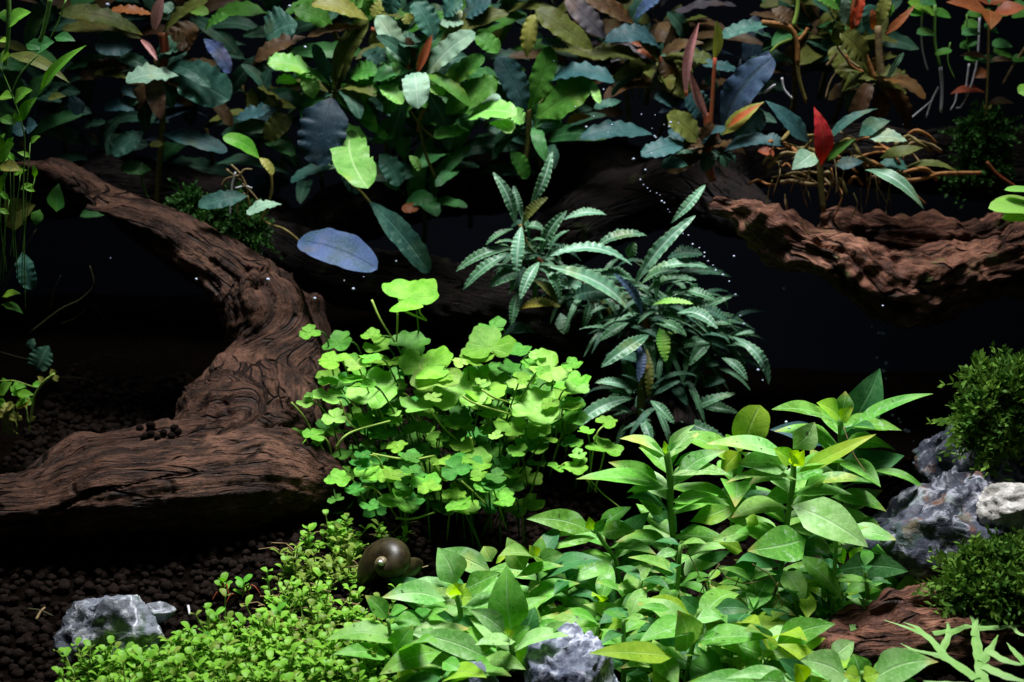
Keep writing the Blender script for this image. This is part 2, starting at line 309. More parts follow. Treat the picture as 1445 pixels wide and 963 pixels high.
def leaf_mesh(b, t, nhint, wapp, prof, bend, fold, ruf, rn, nl, nw, twist=0.0, cup=0.0, ext=None):
    """b, t: world points; wapp: width wanted as seen across the view (m)"""
    a = t - b; Ln = a.length; a.normalize()
    n = nhint - a * nhint.dot(a)
    if n.length < 0.1: n = Vector((0, -1, 0.2)) - a * Vector((0, -1, 0.2)).dot(a)
    n.normalize(); sd = a.cross(n).normalized()
    vw = ((b + t) * 0.5 - CAM).normalized()
    pa = (a - vw * a.dot(vw)); pa = pa.normalized() if pa.length > 0.05 else Vector((1, 0, 0))
    perp = vw.cross(pa); w = wapp / max(0.36, abs(sd.dot(perp))) if wapp > 0 else -wapp
    ph = random.uniform(0, 6.28); ph2 = random.uniform(0, 6.28); sway = random.uniform(-0.07, 0.07); sd0 = random.uniform(0, 90)
    tooth = 1.0 if prof == 'strap' else (0.4 if prof in ('obl', 'pet') else 0.0)
    V, UV, Fc = [], [], []
    for i in range(nl + 1):
        s = i / nl; hw = max(0.02, prof_val(prof, s)) * w * 0.5
        c = b + a * (Ln * s) + n * (bend * Ln * 4 * s * (1 - s)) + sd * (sway * Ln * math.sin(math.pi * s))
        tw = twist * s + 0.5 * sway * s; sd2 = sd * math.cos(tw) + n * math.sin(tw); n2 = n * math.cos(tw) - sd * math.sin(tw)
        env = min(1, 4 * s * (1.2 - s))
        for j in range(nw + 1):
            v = j / nw * 2 - 1; av = abs(v); q = sd0 + (17.0 if v > 0 else 0.0)
            nz = noise.noise(Vector((s * rn * 1.3, q, 0))); n3 = noise.noise(Vector((s * rn * 2.6, q, 5)))
            sn = math.sin(rn * 6.283 * s + (ph2 if v > 0 else ph) + 2.0 * nz)
            hv = hw * (1 + av * ((0.09 * n3 + 0.05 * nz + 0.07 * tooth * sn) if ruf > 0.025 else 0.06 * nz))
            p = c + sd2 * (hv * v) + n2 * (hw * fold * av ** 1.3 - hw * cup * v * v)
            if ruf > 0: p = p + n2 * (ruf * w * av ** (1.6 if tooth == 1 else 2.6) * env * ((0.8 if tooth == 1 else 0.45 * av * av) * sn + 1.5 * nz + 0.5 * n3))
            V.append(p); UV.append((s, (v + 1) / 2))
    for i in range(nl):
        for j in range(nw):
            q = i * (nw + 1) + j; Fc.append((q, q + 1, q + nw + 2, q + nw + 1))
    return V, Fc, UV
PR = {'lan': dict(prof='lan', fold=0.18, ruf=0.02, rn=3, nl=14, nw=6, bend=0.10),
      'ova': dict(prof='rnd', fold=0.10, ruf=0.015, rn=3, nl=12, nw=6, bend=0.08),
      'nar': dict(prof='strap', fold=0.24, ruf=0.06, rn=12, nl=64, nw=6, bend=0.14),
      'wid': dict(prof='obl', fold=0.14, ruf=0.085, rn=6, nl=32, nw=6, bend=0.10),
      'pet': dict(prof='pet', fold=0.14, ruf=0.085, rn=6, nl=26, nw=6, bend=0.14),
      'lng': dict(prof='lan', fold=0.12, ruf=0.04, rn=6, nl=32, nw=6, bend=0.12),
      'spr': dict(prof='spr', fold=0.55, ruf=0.0, rn=2, nl=10, nw=4, bend=0.03)}
def hint(face, tx=0.0):
    return Vector((tx, -math.cos(R(face)), math.sin(R(face)))).normalized()
def leaf(par, b, t, w, mat, kind='lan', face=50, tx=0.0, name='leaf', **kw):
    d = dict(PR[kind]); d.update(kw)
    V, Fc, UV = leaf_mesh(b, t, hint(face, tx), w, d['prof'], d['bend'], d['fold'], d['ruf'], d['rn'], d['nl'], d['nw'], d.get('twist', 0), d.get('cup', 0))
    return mobj(name, V, Fc, M[mat], par, b, UV)
def cat(pts, n=6):
    pts = [Vector(p) for p in pts]
    if len(pts) == 2: return [pts[0].lerp(pts[1], i / n) for i in range(n + 1)]
    o = []; q = [pts[0] * 2 - pts[1]] + pts + [pts[-1] * 2 - pts[-2]]
    for i in range(1, len(q) - 2):
        p0, p1, p2, p3 = q[i - 1:i + 3]
        for k in range(n):
            t = k / n
            o.append(0.5 * ((2 * p1) + (p2 - p0) * t + (2 * p0 - 5 * p1 + 4 * p2 - p3) * t * t + (3 * p1 - p0 - 3 * p2 + p3) * t ** 3))
    return o + [pts[-1]]
def tube_geo(pts, r0, r1, sides=6, flat=1.0):
    V, Fc = [], []; n = len(pts); up = Vector((0.13, 0.2, 1)).normalized()
    for i, p in enumerate(pts):
        a = (pts[min(i + 1, n - 1)] - pts[max(i - 1, 0)]).normalized()
        x = a.cross(up); x = x.normalized() if x.length > 0.05 else Vector((1, 0, 0)); y = a.cross(x)
        r = r0 + (r1 - r0) * i / (n - 1)
        for k in range(sides):
            g = 6.283 * k / sides; V.append(p + x * (r * math.cos(g)) + y * (r * flat * math.sin(g)))
    for i in range(n - 1):
        for k in range(sides):
            Fc.append((i * sides + k, i * sides + (k + 1) % sides, (i + 1) * sides + (k + 1) % sides, (i + 1) * sides + k))
    Fc.append(tuple(range(sides - 1, -1, -1))); Fc.append(tuple((n - 1) * sides + k for k in range(sides)))
    return V, Fc
def tube(name, par, pts, r0, r1, mat, sides=6, n=6):
    c = cat(pts, n); V, Fc = tube_geo(c, r0, r1, sides); return mobj(name, V, Fc, M[mat], par, c[0])

class Z:
    """coordinates read in an enlarged view of the photograph: origin and scale"""
    def __init__(s, ox, oy, k): s.ox, s.oy, s.k = ox, oy, k
    def __call__(s, x, y, Y): return P(s.ox + x / s.k, s.oy + y / s.k, Y)
def leaves(par, z, Y, kind, rows, jit=0.004):
    """rows: (bx, by, tx, ty, width, material, face[, dY of base[, dY of tip[, extra]]])"""
    for r in rows:
        bx, by, tx_, ty_, w, m, face = r[:7]
        dy = r[7] if len(r) > 7 else random.uniform(-jit, jit)
        ln = math.hypot(tx_ - bx, ty_ - by) / z.k * S(Y)
        dt = r[8] if len(r) > 8 else -0.22 * ln
        ex = r[9] if len(r) > 9 else {}
        ex = dict(ex); kd = ex.pop('kind', kind); w = w * 0.74 if kd == 'nar' else (w * 0.88 if kd == 'wid' and w < 130 else w)
        leaf(par, z(bx, by, Y + dy), z(tx_, ty_, Y + dy + dt), w / z.k * S(Y), m, kd, face, tx=ex.pop('tx', random.uniform(-0.2, 0.2)), **ex)
def stem(par, z, Y, pts, w, mat, name='stem', w1=None):
    q = [z(p[0], p[1], Y + (p[2] if len(p) > 2 else 0)) for p in pts]; r = w / z.k * S(Y) / 2
    return tube(name, par, q, r, (w1 / z.k * S(Y) / 2 if w1 else r * 0.8), mat, 7, 5)

# ------------------------------------------------------------------ setting
xs = np.linspace(-0.42, 0.42, 85); ys = np.linspace(-0.28, 0.48, 77)
V = [(x, y, gz(x, y)) for y in ys for x in xs]
Fc = [(j * 85 + i, j * 85 + i + 1, (j + 1) * 85 + i + 1, (j + 1) * 85 + i) for j in range(76) for i in range(84)]
tag(mobj('soil', V, Fc, M['soil']), kind='structure')
bx0 = mobj('back_panel', [(-.9, .49, -.1), (.9, .49, -.1), (.9, .49, .8), (-.9, .49, .8), (-.9, .5, -.1), (.9, .5, -.1), (.9, .5, .8), (-.9, .5, .8)],
           [(0, 1, 2, 3), (5, 4, 7, 6), (0, 4, 5, 1), (3, 2, 6, 7), (0, 3, 7, 4), (1, 5, 6, 2)], M['back'], smooth=False)
tag(bx0, kind='structure')

# granules: rounded lumps scattered over the soil
bm = bmesh.new(); bmesh.ops.create_icosphere(bm, subdivisions=1, radius=1)
ico_v = np.array([v.co[:] for v in bm.verts]); ico_f = np.array([[v.index for v in f.verts] for f in bm.faces]); bm.free()
bm = bmesh.new(); bmesh.ops.create_icosphere(bm, subdivisions=2, radius=1)
ico2_v = np.array([v.co[:] for v in bm.verts]); ico2_f = np.array([[v.index for v in f.verts] for f in bm.faces]); bm.free()
def granules(n, xr, yr, rr, bv, bf, lift=0.3):
    VV, FF = [], []
    for i in range(n):
        x = random.uniform(*xr); y = random.uniform(*yr); r = random.uniform(*rr) * (1.25 if random.random() < 0.15 else 1)
        k = 1 + 0.16 * np.sin(bv @ np.random.randn(3, 1) * 2.2 + random.uniform(0, 6)) + 0.06 * np.random.randn(len(bv), 1)
        sc = np.array([random.uniform(.85, 1.15), random.uniform(.85, 1.15), random.uniform(.75, 1.0)])
        a = random.uniform(0, 6.28); rot = np.array([[math.cos(a), -math.sin(a), 0], [math.sin(a), math.cos(a), 0], [0, 0, 1]])
        v = (bv * k * sc * r) @ rot.T + np.array([x, y, gz(x, y) + r * random.uniform(0.1, 0.9 + lift)])
        VV.append(v); FF.append(bf + i * len(bv))
    return np.vstack(VV), np.vstack(FF)
V1, F1 = granules(7600, (-0.28, 0.02), (-0.06, 0.33), (0.0012, 0.0026), ico2_v[:], ico2_f)
V2, F2 = granules(3000, (0.02, 0.30), (-0.06, 0.33), (0.0020, 0.0030), ico_v, ico_f)
tag(np_obj('soil_granules', np.vstack([V1, V2]), np.vstack([F1, F2 + len(V1)]), M['soilg']), 'dark brown rounded soil granules covering the tank floor', 'gravel', kind='stuff')

# ------------------------------------------------------------------ driftwood
def wood(name, label, paths, mat, vox=0.0016, groove=0.0034, lump=0.0065, seed=0, chunk=0.0012):
    V, Fc = [], []; samp = []
    sacc = 0
    for pth in paths:
        pts = [P(p[0], p[1], p[2]) for p in pth]; rad = [p[3] * S(p[2]) for p in pth]; fl = [p[4] if len(p) > 4 else 1 for p in pth]
        cp = cat(pts, 8); nn = len(cp)
        rr = np.interp(np.linspace(0, len(rad) - 1, nn), range(len(rad)), rad); ff = np.interp(np.linspace(0, len(rad) - 1, nn), range(len(rad)), fl)
        base = len(V); ns = 18; s = sacc; Z0 = Vector((0.05, 0.1, 1)).normalized()
        for i, p in enumerate(cp):
            a = (cp[min(i + 1, nn - 1)] - cp[max(i - 1, 0)]).normalized(); x = a.cross(Z0)
            x = x.normalized() if x.length > .1 else Vector((1, 0, 0)); y = x.cross(a)
            if i: s += (p - cp[i - 1]).length
            samp.append((p, x, y, s))
            for k in range(ns):
                g = 6.283 * k / ns; V.append(p + x * (rr[i] * math.cos(g)) + y * (rr[i] * ff[i] * math.sin(g)))
        for i in range(nn - 1):
            for k in range(ns): Fc.append((base + i * ns + k, base + i * ns + (k + 1) % ns, base + (i + 1) * ns + (k + 1) % ns, base + (i + 1) * ns + k))
        Fc.append(tuple(base + k for k in range(ns - 1, -1, -1))); Fc.append(tuple(base + (nn - 1) * ns + k for k in range(ns)))
        sacc = s + 0.3
    me = bpy.data.meshes.new('tmp'); me.from_pydata(V, [], Fc); ob = bpy.data.objects.new('tmp', me); C.objects.link(ob)
    md = ob.modifiers.new('r', 'REMESH'); md.mode = 'VOXEL'; md.voxel_size = vox
    sm = ob.modifiers.new('s', 'SMOOTH'); sm.iterations = 6
    dg = bpy.context.evaluated_depsgraph_get(); m2 = bpy.data.meshes.new_from_object(ob.evaluated_get(dg))
    bpy.data.objects.remove(ob); bpy.data.meshes.remove(me)
    m2.name = name; n = len(m2.vertices)
    co = np.empty(n * 3); m2.vertices.foreach_get('co', co); co = co.reshape(-1, 3)
    no = np.empty(n * 3); m2.vertices.foreach_get('normal', no); no = no.reshape(-1, 3)
    sp = np.array([q[0][:] for q in samp]); sx = np.array([q[1][:] for q in samp]); sy = np.array([q[2][:] for q in samp]); ss = np.array([q[3] for q in samp])
    gr = np.empty((n, 3))
    for i0 in range(0, n, 4000):
        d = co[i0:i0 + 4000, None, :] - sp[None]; d2 = (d ** 2).sum(2)
        wgt = np.exp(-(d2 - d2.min(1, keepdims=True)) / (2 * 0.006 ** 2)); wgt /= wgt.sum(1, keepdims=True)
        k = d2.argmin(1)
        ox = (wgt * (d * sx[None]).sum(2)).sum(1); oy = (wgt * (d * sy[None]).sum(2)).sum(1)
        sm_ = np.where(np.abs(ss[None] - ss[k][:, None]) < 0.15, wgt, 0); sm_ /= sm_.sum(1, keepdims=True)
        gr[i0:i0 + 4000] = np.stack([(sm_ * ss[None]).sum(1), ox, oy], 1)
    disp = np.empty(n)
    for i in range(n):
        s, ox, oy = gr[i]; p = Vector(co[i])
        a = noise.noise(Vector((s * 16 + seed, ox * 170, oy * 170)))
        b = noise.noise(Vector((s * 40 + seed, ox * 420, oy * 420)))
        c = noise.noise(p * 24 + Vector((seed, 0, 0))) + 0.5 * noise.noise(p * 60 + Vector((seed, 4, 0)))
        e = noise.noise(Vector((s * 9 + seed * 3, ox * 75, oy * 75)))
        crack = max(0.0, 1 - abs(e) * 13) * max(0.0, noise.noise(p * 18 + Vector((9, seed, 0))) + 0.25)
        disp[i] = lump * c + groove * (a * 0.9 + 0.45 * b) - groove * 3.4 * crack + 0.0006 * noise.noise(p * 420) - chunk * max(0.0, 0.55 - noise.voronoi(p * 95)[0][0]) * 1.2 + chunk * 0.8 * noise.noise(p * 150)
    m2.vertices.foreach_set('co', (co + no * disp[:, None]).ravel())
    at = m2.attributes.new('grain', 'FLOAT_VECTOR', 'POINT'); at.data.foreach_set('vector', gr.astype(np.float32).ravel())
    m2.polygons.foreach_set('use_smooth', [True] * len(m2.polygons))
    m2.materials.clear(); m2.materials.append(M[mat]); m2.update()
    o = bpy.data.objects.new(name, m2); C.objects.link(o)
    return tag(o, label, 'driftwood')
wood('driftwood', 'large brown arching driftwood with broad grooved foot on the dark soil', [
    [(28, 235, .29, 9), (85, 250, .285, 20), (160, 288, .275, 28), (240, 335, .26, 34), (312, 375, .25, 44), (368, 432, .24, 60), (388, 500, .23, 74), (368, 570, .21, 98), (352, 630, .18, 112), (350, 680, .15, 84)],
    [(120, 292, .262, 7), (190, 308, .255, 14), (260, 340, .248, 20), (330, 385, .24, 30)],
    [(-70, 716, .10, 70, .62), (40, 712, .105, 74, .62), (140, 692, .115, 86, .66), (250, 682, .125, 92, .68), (360, 676, .14, 90, .74), (450, 690, .15, 56, .8), (510, 708, .16, 18)],
    [(50, 684, .13, 18), (120, 648, .15, 30), (200, 636, .155, 36), (300, 628, .16, 50)],
    [(425, 420, .265, 30), (440, 520, .245, 40), (450, 620, .21, 50), (475, 700, .17, 30)]], 'wood', seed=2.0, groove=0.0023, lump=0.0042)
wood('driftwood', 'weathered reddish brown driftwood branch overhanging the dark gap, roots draped on it', [
    [(1000, 283, .262, 13), (1050, 300, .255, 23), (1110, 335, .25, 31), (1170, 362, .245, 36), (1240, 392, .24, 48), (1310, 400, .24, 50), (1390, 385, .245, 44), (1480, 360, .25, 54)],
    [(1160, 320, .30, 20), (1230, 335, .29, 36), (1310, 345, .285, 42), (1400, 340, .29, 34), (1490, 310, .30, 36)],
    [(1200, 395, .235, 18), (1250, 428, .232, 22), (1300, 435, .232, 24), (1350, 415, .235, 22)]], 'woodr', groove=0.0032, lump=0.007, seed=7.0, chunk=0.0045, vox=0.0013)
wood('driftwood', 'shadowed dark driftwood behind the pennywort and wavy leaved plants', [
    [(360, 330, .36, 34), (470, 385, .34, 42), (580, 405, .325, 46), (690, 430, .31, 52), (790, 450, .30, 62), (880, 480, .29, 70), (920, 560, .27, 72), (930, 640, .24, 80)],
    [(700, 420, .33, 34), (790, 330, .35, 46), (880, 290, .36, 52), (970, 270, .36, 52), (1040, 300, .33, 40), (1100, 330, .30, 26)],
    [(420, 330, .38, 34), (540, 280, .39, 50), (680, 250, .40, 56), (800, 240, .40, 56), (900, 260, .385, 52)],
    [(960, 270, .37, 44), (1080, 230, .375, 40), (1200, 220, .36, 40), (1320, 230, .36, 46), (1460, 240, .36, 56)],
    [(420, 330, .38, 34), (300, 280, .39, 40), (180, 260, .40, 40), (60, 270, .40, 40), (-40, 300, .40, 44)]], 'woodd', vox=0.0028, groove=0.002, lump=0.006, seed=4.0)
wood('driftwood', 'low red brown driftwood lying under the forked pale fronds', [
    [(1100, 915, .05, 26), (1200, 915, .04, 44), (1310, 915, .03, 52), (1400, 920, .025, 54), (1490, 925, .02, 54)],
    [(1170, 880, .05, 18), (1270, 862, .05, 28), (1340, 858, .05, 28)]], 'woodr', groove=0.003, lump=0.007, seed=11.0, chunk=0.003)

gme = bpy.data.meshes.new('soil_granule'); gme.from_pydata([tuple(v * (1 + .14 * math.sin(5 * v[0] + 3 * v[2]))) for v in ico2_v], [], [tuple(f) for f in ico2_f]); gme.polygons.foreach_set('use_smooth', [True] * len(gme.polygons)); gme.materials.append(M['soilg'])
bpy.context.view_layer.update(); dgr = bpy.context.evaluated_depsgraph_get()
for x, y in [(198, 607), (206, 618), (214, 604), (222, 621), (231, 610), (243, 618), (252, 612), (247, 606), (214, 613)]:
    d = (P(x, y, .3) - CAM).normalized(); ok, hit, nrm, *_ = scene.ray_cast(dgr, CAM, d)
    if not ok: continue
    o = bpy.data.objects.new('soil_granule', gme); C.objects.link(o); rr_ = random.uniform(.0018, .0026); o.scale = (rr_, rr_, rr_ * .85); o.location = hit + nrm * rr_ * .6; o.rotation_euler = (random.random(), random.random(), random.uniform(0, 6))
    tag(o, 'dark soil granule lying on the upper side of the arching driftwood', 'granule', 'granules on the driftwood')
# ------------------------------------------------------------------ rocks
def rock(name, label, c, rx, ry, Y, mat, ry_depth=0.9, seed=0, sub=5, planes=14, rough=0.16, parent=None, pts=None):
    bm = bmesh.new(); bmesh.ops.create_icosphere(bm, subdivisions=sub, radius=1)
    rnd = random.Random(seed); pl = []
    for _ in range(planes):
        n = Vector((rnd.gauss(0, 1), rnd.gauss(0, 1), rnd.gauss(0, 1))).normalized(); pl.append((n, rnd.uniform(0.58, 0.9)))
    so = Vector((seed * 3.1, seed * 1.7, 0)); k = S(Y); cen = P(c[0], c[1], Y)
    for v in bm.verts:
        p = v.co.copy(); d0 = p.copy()
        for n, dd in pl:
            e = p.dot(n) - dd
            if e > 0: p -= n * e * 0.9
        r1 = 1 - abs(noise.noise(d0 * 2.1 + so)) * 2
        r2 = 1 - abs(noise.noise(d0 * 5.2 + so)) * 2
        r3 = noise.noise(d0 * 12 + so); r4 = noise.noise(d0 * 28 + so)
        p += d0 * (rough * (0.6 * r1 + 0.42 * r2 + 0.20 * r3 + 0.08 * r4))
        v.co = Vector((p.x * rx * k, p.y * min(rx, ry) * ry_depth * k, p.z * ry * k))
    me = bpy.data.meshes.new(name); bm.to_mesh(me); bm.free()
    me.polygons.foreach_set('use_smooth', [True] * len(me.polygons)); me.materials.append(M[mat])
    o = bpy.data.objects.new(name, me); C.objects.link(o); o.location = cen
    return tag(o, label, 'rock')
rock('rock', 'jagged grey and white stone with green algae half sunk in dark soil', (163, 908), 80, 74, .030, 'rockl', seed=3)
rock('rock', 'small white edged stone leaning against the jagged algae stone', (218, 866), 30, 17, .04, 'rockl', seed=41, sub=4)
rock('rock', 'pitted pale grey stone tucked among foreground stem plants', (810, 985), 80, 112, -.002, 'rock', seed=5, rough=0.2)
rock('rock', 'small dark blue stone under the spotted foreground leaves', (612, 985), 42, 42, .0, 'rockb', seed=9, sub=4)
rock('rock', 'small grey stone between dark blue stone and pitted pale stone', (674, 985), 42, 52, .0, 'rock', seed=13, sub=4)
rock('rock', 'big slate blue stone with white veins below the moss', (1325, 770), 122, 112, .105, 'rockb', seed=21, rough=0.2, planes=18)
rock('rock', 'tall dark rusty stone carrying the dense dark green moss', (1385, 665), 92, 98, .155, 'rockb', seed=27, rough=0.18, planes=18)
rock('rock', 'cream white rough stone perched on the slate blue stone', (1440, 722), 60, 46, .085, 'rockp', seed=31, rough=0.2)
rock('pebble', 'small pale orange pebble beside the jagged algae stone', (209, 921), 11, 7, .018, 'rockp', seed=33, sub=3, rough=0.08)
rock('pebble', 'tiny white pebble chip next to the pale orange pebble', (192, 924), 6, 4, .018, 'rockp', seed=35, sub=3, rough=0.08)

# ------------------------------------------------------------------ moss and other fine growth
def moss(name, label, lumps, Y, mat, n, ln, seed=0, depth=0.8, up=0.35):
    rng = np.random.RandomState(seed); k = S(Y); VV, FF = [], []; cnt = 0; tot = sum(l[2] * l[3] for l in lumps)
    c0 = np.array(P(lumps[0][0], lumps[0][1], Y)); root = thing(name, Vector(c0), label, 'moss')
    for cx, cy, rx, ry, dy in lumps:
        cen = np.array(P(cx, cy, Y + dy))
        for i in range(int(n * rx * ry / tot)):
            d = rng.randn(3); d /= np.linalg.norm(d)
            if d[2] < -0.6: d[2] *= -1
            rad = rng.uniform(0.4, 0.95) * (1 + 0.5 * noise.noise(Vector(d * 2.6 + seed + cx)))
            base = cen + d * np.array([rx, min(rx, ry) * depth, ry]) * k * rad * 0.9
            g = d * 0.9 + np.array([0, -0.15, up]) + rng.randn(3) * 0.55; g /= np.linalg.norm(g); L_ = ln * k * (rng.uniform(0.5, 1.8) if rng.rand() > .12 else rng.uniform(1.8, 2.8))
            sd = np.cross(g, rng.randn(3)); sd /= np.linalg.norm(sd); droop = rng.uniform(0, .5)
            for q in range(6):                                   # a spray of tiny leaflets along each shoot
                t = (q + 0.5) / 6; p = base + g * L_ * t + np.array([0, 0, -droop * L_ * t * t])
                for sgn in (-1, 1):
                    e = sd * sgn * 0.8 + g * 0.8 + rng.randn(3) * 0.25; e /= np.linalg.norm(e); l2 = L_ * 0.34 * (1.1 - 0.6 * t)
                    wv = np.cross(e, rng.randn(3)); wv /= np.linalg.norm(wv); wv *= l2 * 0.26
                    VV += [p, p + e * l2 * 0.5 + wv, p + e * l2, p + e * l2 * 0.5 - wv]; FF.append([cnt, cnt + 1, cnt + 2, cnt + 3]); cnt += 4
        core = rock('core', None, (cx, cy), rx * 0.6, ry * 0.6, Y + dy, 'mossd', seed=seed, sub=3); core.parent = root; core.location = Vector(cen) - Vector(c0)
        for k_ in ('label', 'category'):
            if k_ in core.keys(): del core[k_]
    o = np_obj('fronds', np.array(VV), np.array(FF), M[mat], root, tuple(c0)); o['kind'] = 'stuff'
    return root
moss('moss_clump', 'dense dark green moss cushion capping the tall rusty stone', [(1418, 560, 46, 34, 0), (1382, 598, 26, 20, -.005), (1455, 585, 44, 44, -.004), (1405, 622, 30, 16, -.006)], .13, 'moss', 2300, 25, 1)
moss('moss_clump', 'low dark green moss cushion spreading below the slate blue stone', [(1412, 812, 50, 26, 0), (1368, 840, 30, 18, -.008), (1430, 850, 46, 26, -.012), (1380, 802, 24, 14, .004)], .04, 'moss', 2500, 25, 2)
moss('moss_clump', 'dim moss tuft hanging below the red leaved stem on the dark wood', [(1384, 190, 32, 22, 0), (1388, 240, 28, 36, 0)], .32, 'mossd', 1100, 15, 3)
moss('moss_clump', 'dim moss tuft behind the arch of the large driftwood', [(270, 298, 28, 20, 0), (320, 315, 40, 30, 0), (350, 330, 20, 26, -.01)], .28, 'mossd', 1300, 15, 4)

# small leaved carpet plants over the front soil
def in_poly(x, y, pl):
    c = False; j = len(pl) - 1
    for i in range(len(pl)):
        if (pl[i][1] > y) != (pl[j][1] > y) and x < (pl[j][0] - pl[i][0]) * (y - pl[i][1]) / (pl[j][1] - pl[i][1]) + pl[i][0]: c = not c
        j = i
    return c
def ground_hit(px, py):
    Y = 0.05
    for _ in range(12):
        p = P(px, py, Y); e = p.z - gz(p.x, Y); Y += e * 1.6
    return P(px, py, Y)
class Acc:
    def __init__(s): s.V = []; s.F = []; s.m = []
    def oval(s, b, d, n, l, w, mi):
        sd = d.cross(n).normalized(); n = sd.cross(d); k = len(s.V)
        rows = [(0, .12, 0), (.3, .8, .10), (.62, 1, .16), (.88, .6, .13), (1, .08, .08)]
        for t, ww, h in rows:
            c = b + d * (l * t) + n * (l * h)
            s.V += [c - sd * (w * ww) + n * (w * .25 * ww), c, c + sd * (w * ww) + n * (w * .25 * ww)]
        for i in range(4):
            for j in range(2): s.F.append((k + i * 3 + j, k + i * 3 + j + 1, k + i * 3 + j + 4, k + i * 3 + j + 3)); s.m.append(mi)
    def rod(s, a, b, r, mi):
        d = (b - a); x = d.cross(Vector((0.3, 1, 0.2))).normalized() * r; y = d.cross(x).normalized() * r; k = len(s.V)
        for p in (a, b): s.V += [p + x, p + y * .9 - x * .5, p - y * .9 - x * .5]
        for j in range(3): s.F.append((k + j, k + (j + 1) % 3, k + 3 + (j + 1) % 3, k + 3 + j)); s.m.append(mi)
def sprig(A, b, h, nl, ls, mi, lean=0.35):
    d = Vector((random.gauss(0, lean), random.gauss(-0.1, lean), 1)).normalized(); a0 = random.uniform(0, 6.28)
    A.rod(b, b + d * h, 0.00035, 2)
    for i in range(nl):
        t = 0.35 + 0.65 * i / max(1, nl - 1); p = b + d * (h * t); a = a0 + i * 1.571
        for q in (0, math.pi):
            o = Vector((math.cos(a + q), math.sin(a + q), random.uniform(0.2, 0.75))).normalized()
            A.oval(p, o, Vector((0, 0, 1)), ls * random.uniform(.75, 1.2), ls * random.uniform(.32, .42), mi if random.random() < .85 else 1 - mi)
A = Acc()
carpet = [(85, 985), (120, 940), (190, 935), (250, 915), (310, 885), (350, 880), (375, 850), (395, 815), (415, 770), (470, 752), (520, 748), (580, 757), (585, 790), (560, 850), (545, 900), (560, 985)]
cnt = 0
while cnt < 980:
    x, y = random.uniform(80, 590), random.uniform(745, 990)
    if not in_poly(x, y, carpet): continue
    if noise.noise(Vector((x * .03, y * .045, 7))) + (0.35 if y > 905 else -0.16) < random.uniform(-.35, .2): continue
    if 512 < x < 610 and 772 < y < 870: continue
    b = ground_hit(x, y + 14); old = noise.noise(Vector((x * .012, y * .018, 1))) > 0.08 and y < 900
    sprig(A, b, random.choice((.004, .006, .008, .010, .016)) * random.uniform(.8, 1.2), random.choice((2, 3, 3)), random.uniform(.0033, .0050), 1 if old else 0); cnt += 1
for _ in range(150):
    x, y = random.uniform(300, 580), random.uniform(755, 940)
    if not in_poly(x, y, carpet): continue
    b = ground_hit(x, y); e = b + Vector((random.uniform(-.016, .016), random.uniform(-.008, .008), random.uniform(.001, .009)))
    A.rod(b, b.lerp(e, .5) + Vector((0, 0, .003)), .00035, 3); A.rod(b.lerp(e, .5) + Vector((0, 0, .003)), e, .00035, 3)
co = mobj('carpet_plant', A.V, A.F, M['carpet'])
co.data.materials.append(M['carpet2']); co.data.materials.append(M['stem_y']); co.data.materials.append(M['root_t']); co.data.polygons.foreach_set('material_index', A.m)
tag(co, 'bright green carpet of tiny round leaves over the front soil', 'carpet plant', kind='stuff')
spr = {(430, 770): 'small green sprig at the back edge of the leafy carpet', (478, 762): 'upright green sprig rising from the carpet near the snail', (318, 835): 'tiny sprig with red roots on bare dark soil',
       (340, 840): 'tiny bright sprig beside red rooted sprig on bare soil', (305, 890): 'pair leaved sprig on bare soil at the edge of the carpet', (395, 880): 'loose sprig with twisted brown runner on soil',
       (180, 935): 'little sprig in front of the algae stone', (250, 925): 'little sprig between pebble and leafy carpet', (283, 925): 'narrow leaved sprig next to the carpet edge'}
for (x, y), lb in spr.items():
    b = ground_hit(x, y + 10); r = thing('carpet_sprig', b, lb, 'sprig', 'sprigs at the edge of the carpet')
    d = Vector((random.uniform(-.3, .3), -.1, 1)).normalized(); h = random.uniform(.008, .012)
    tube('stem', r, [b, b + d * h * .5 + Vector((.0006, 0, 0)), b + d * h], .0005, .0004, 'stem_y', 5, 3)
    a0 = random.uniform(0, 3)
    for i in range(3):
        for q in (0, math.pi):
            a = a0 + i * 1.6 + q; p = b + d * h * (.4 + .3 * i); o = Vector((math.cos(a), math.sin(a) * .7, .6)).normalized()
            leaf(r, p, p + o * .0052, -.0036, 'lst', 'ova', 75, nl=6, nw=4)
    if 'red' in lb or 'brown' in lb:
        for i in range(4):
            e = b + Vector((random.uniform(-.012, .012), random.uniform(-.008, .0), random.uniform(0, .003)))
            tube('root', r, [b, b.lerp(e, .5) + Vector((0, 0, random.uniform(.003, .008))), e], .0004, .00025, 'stem_r', 5, 5)

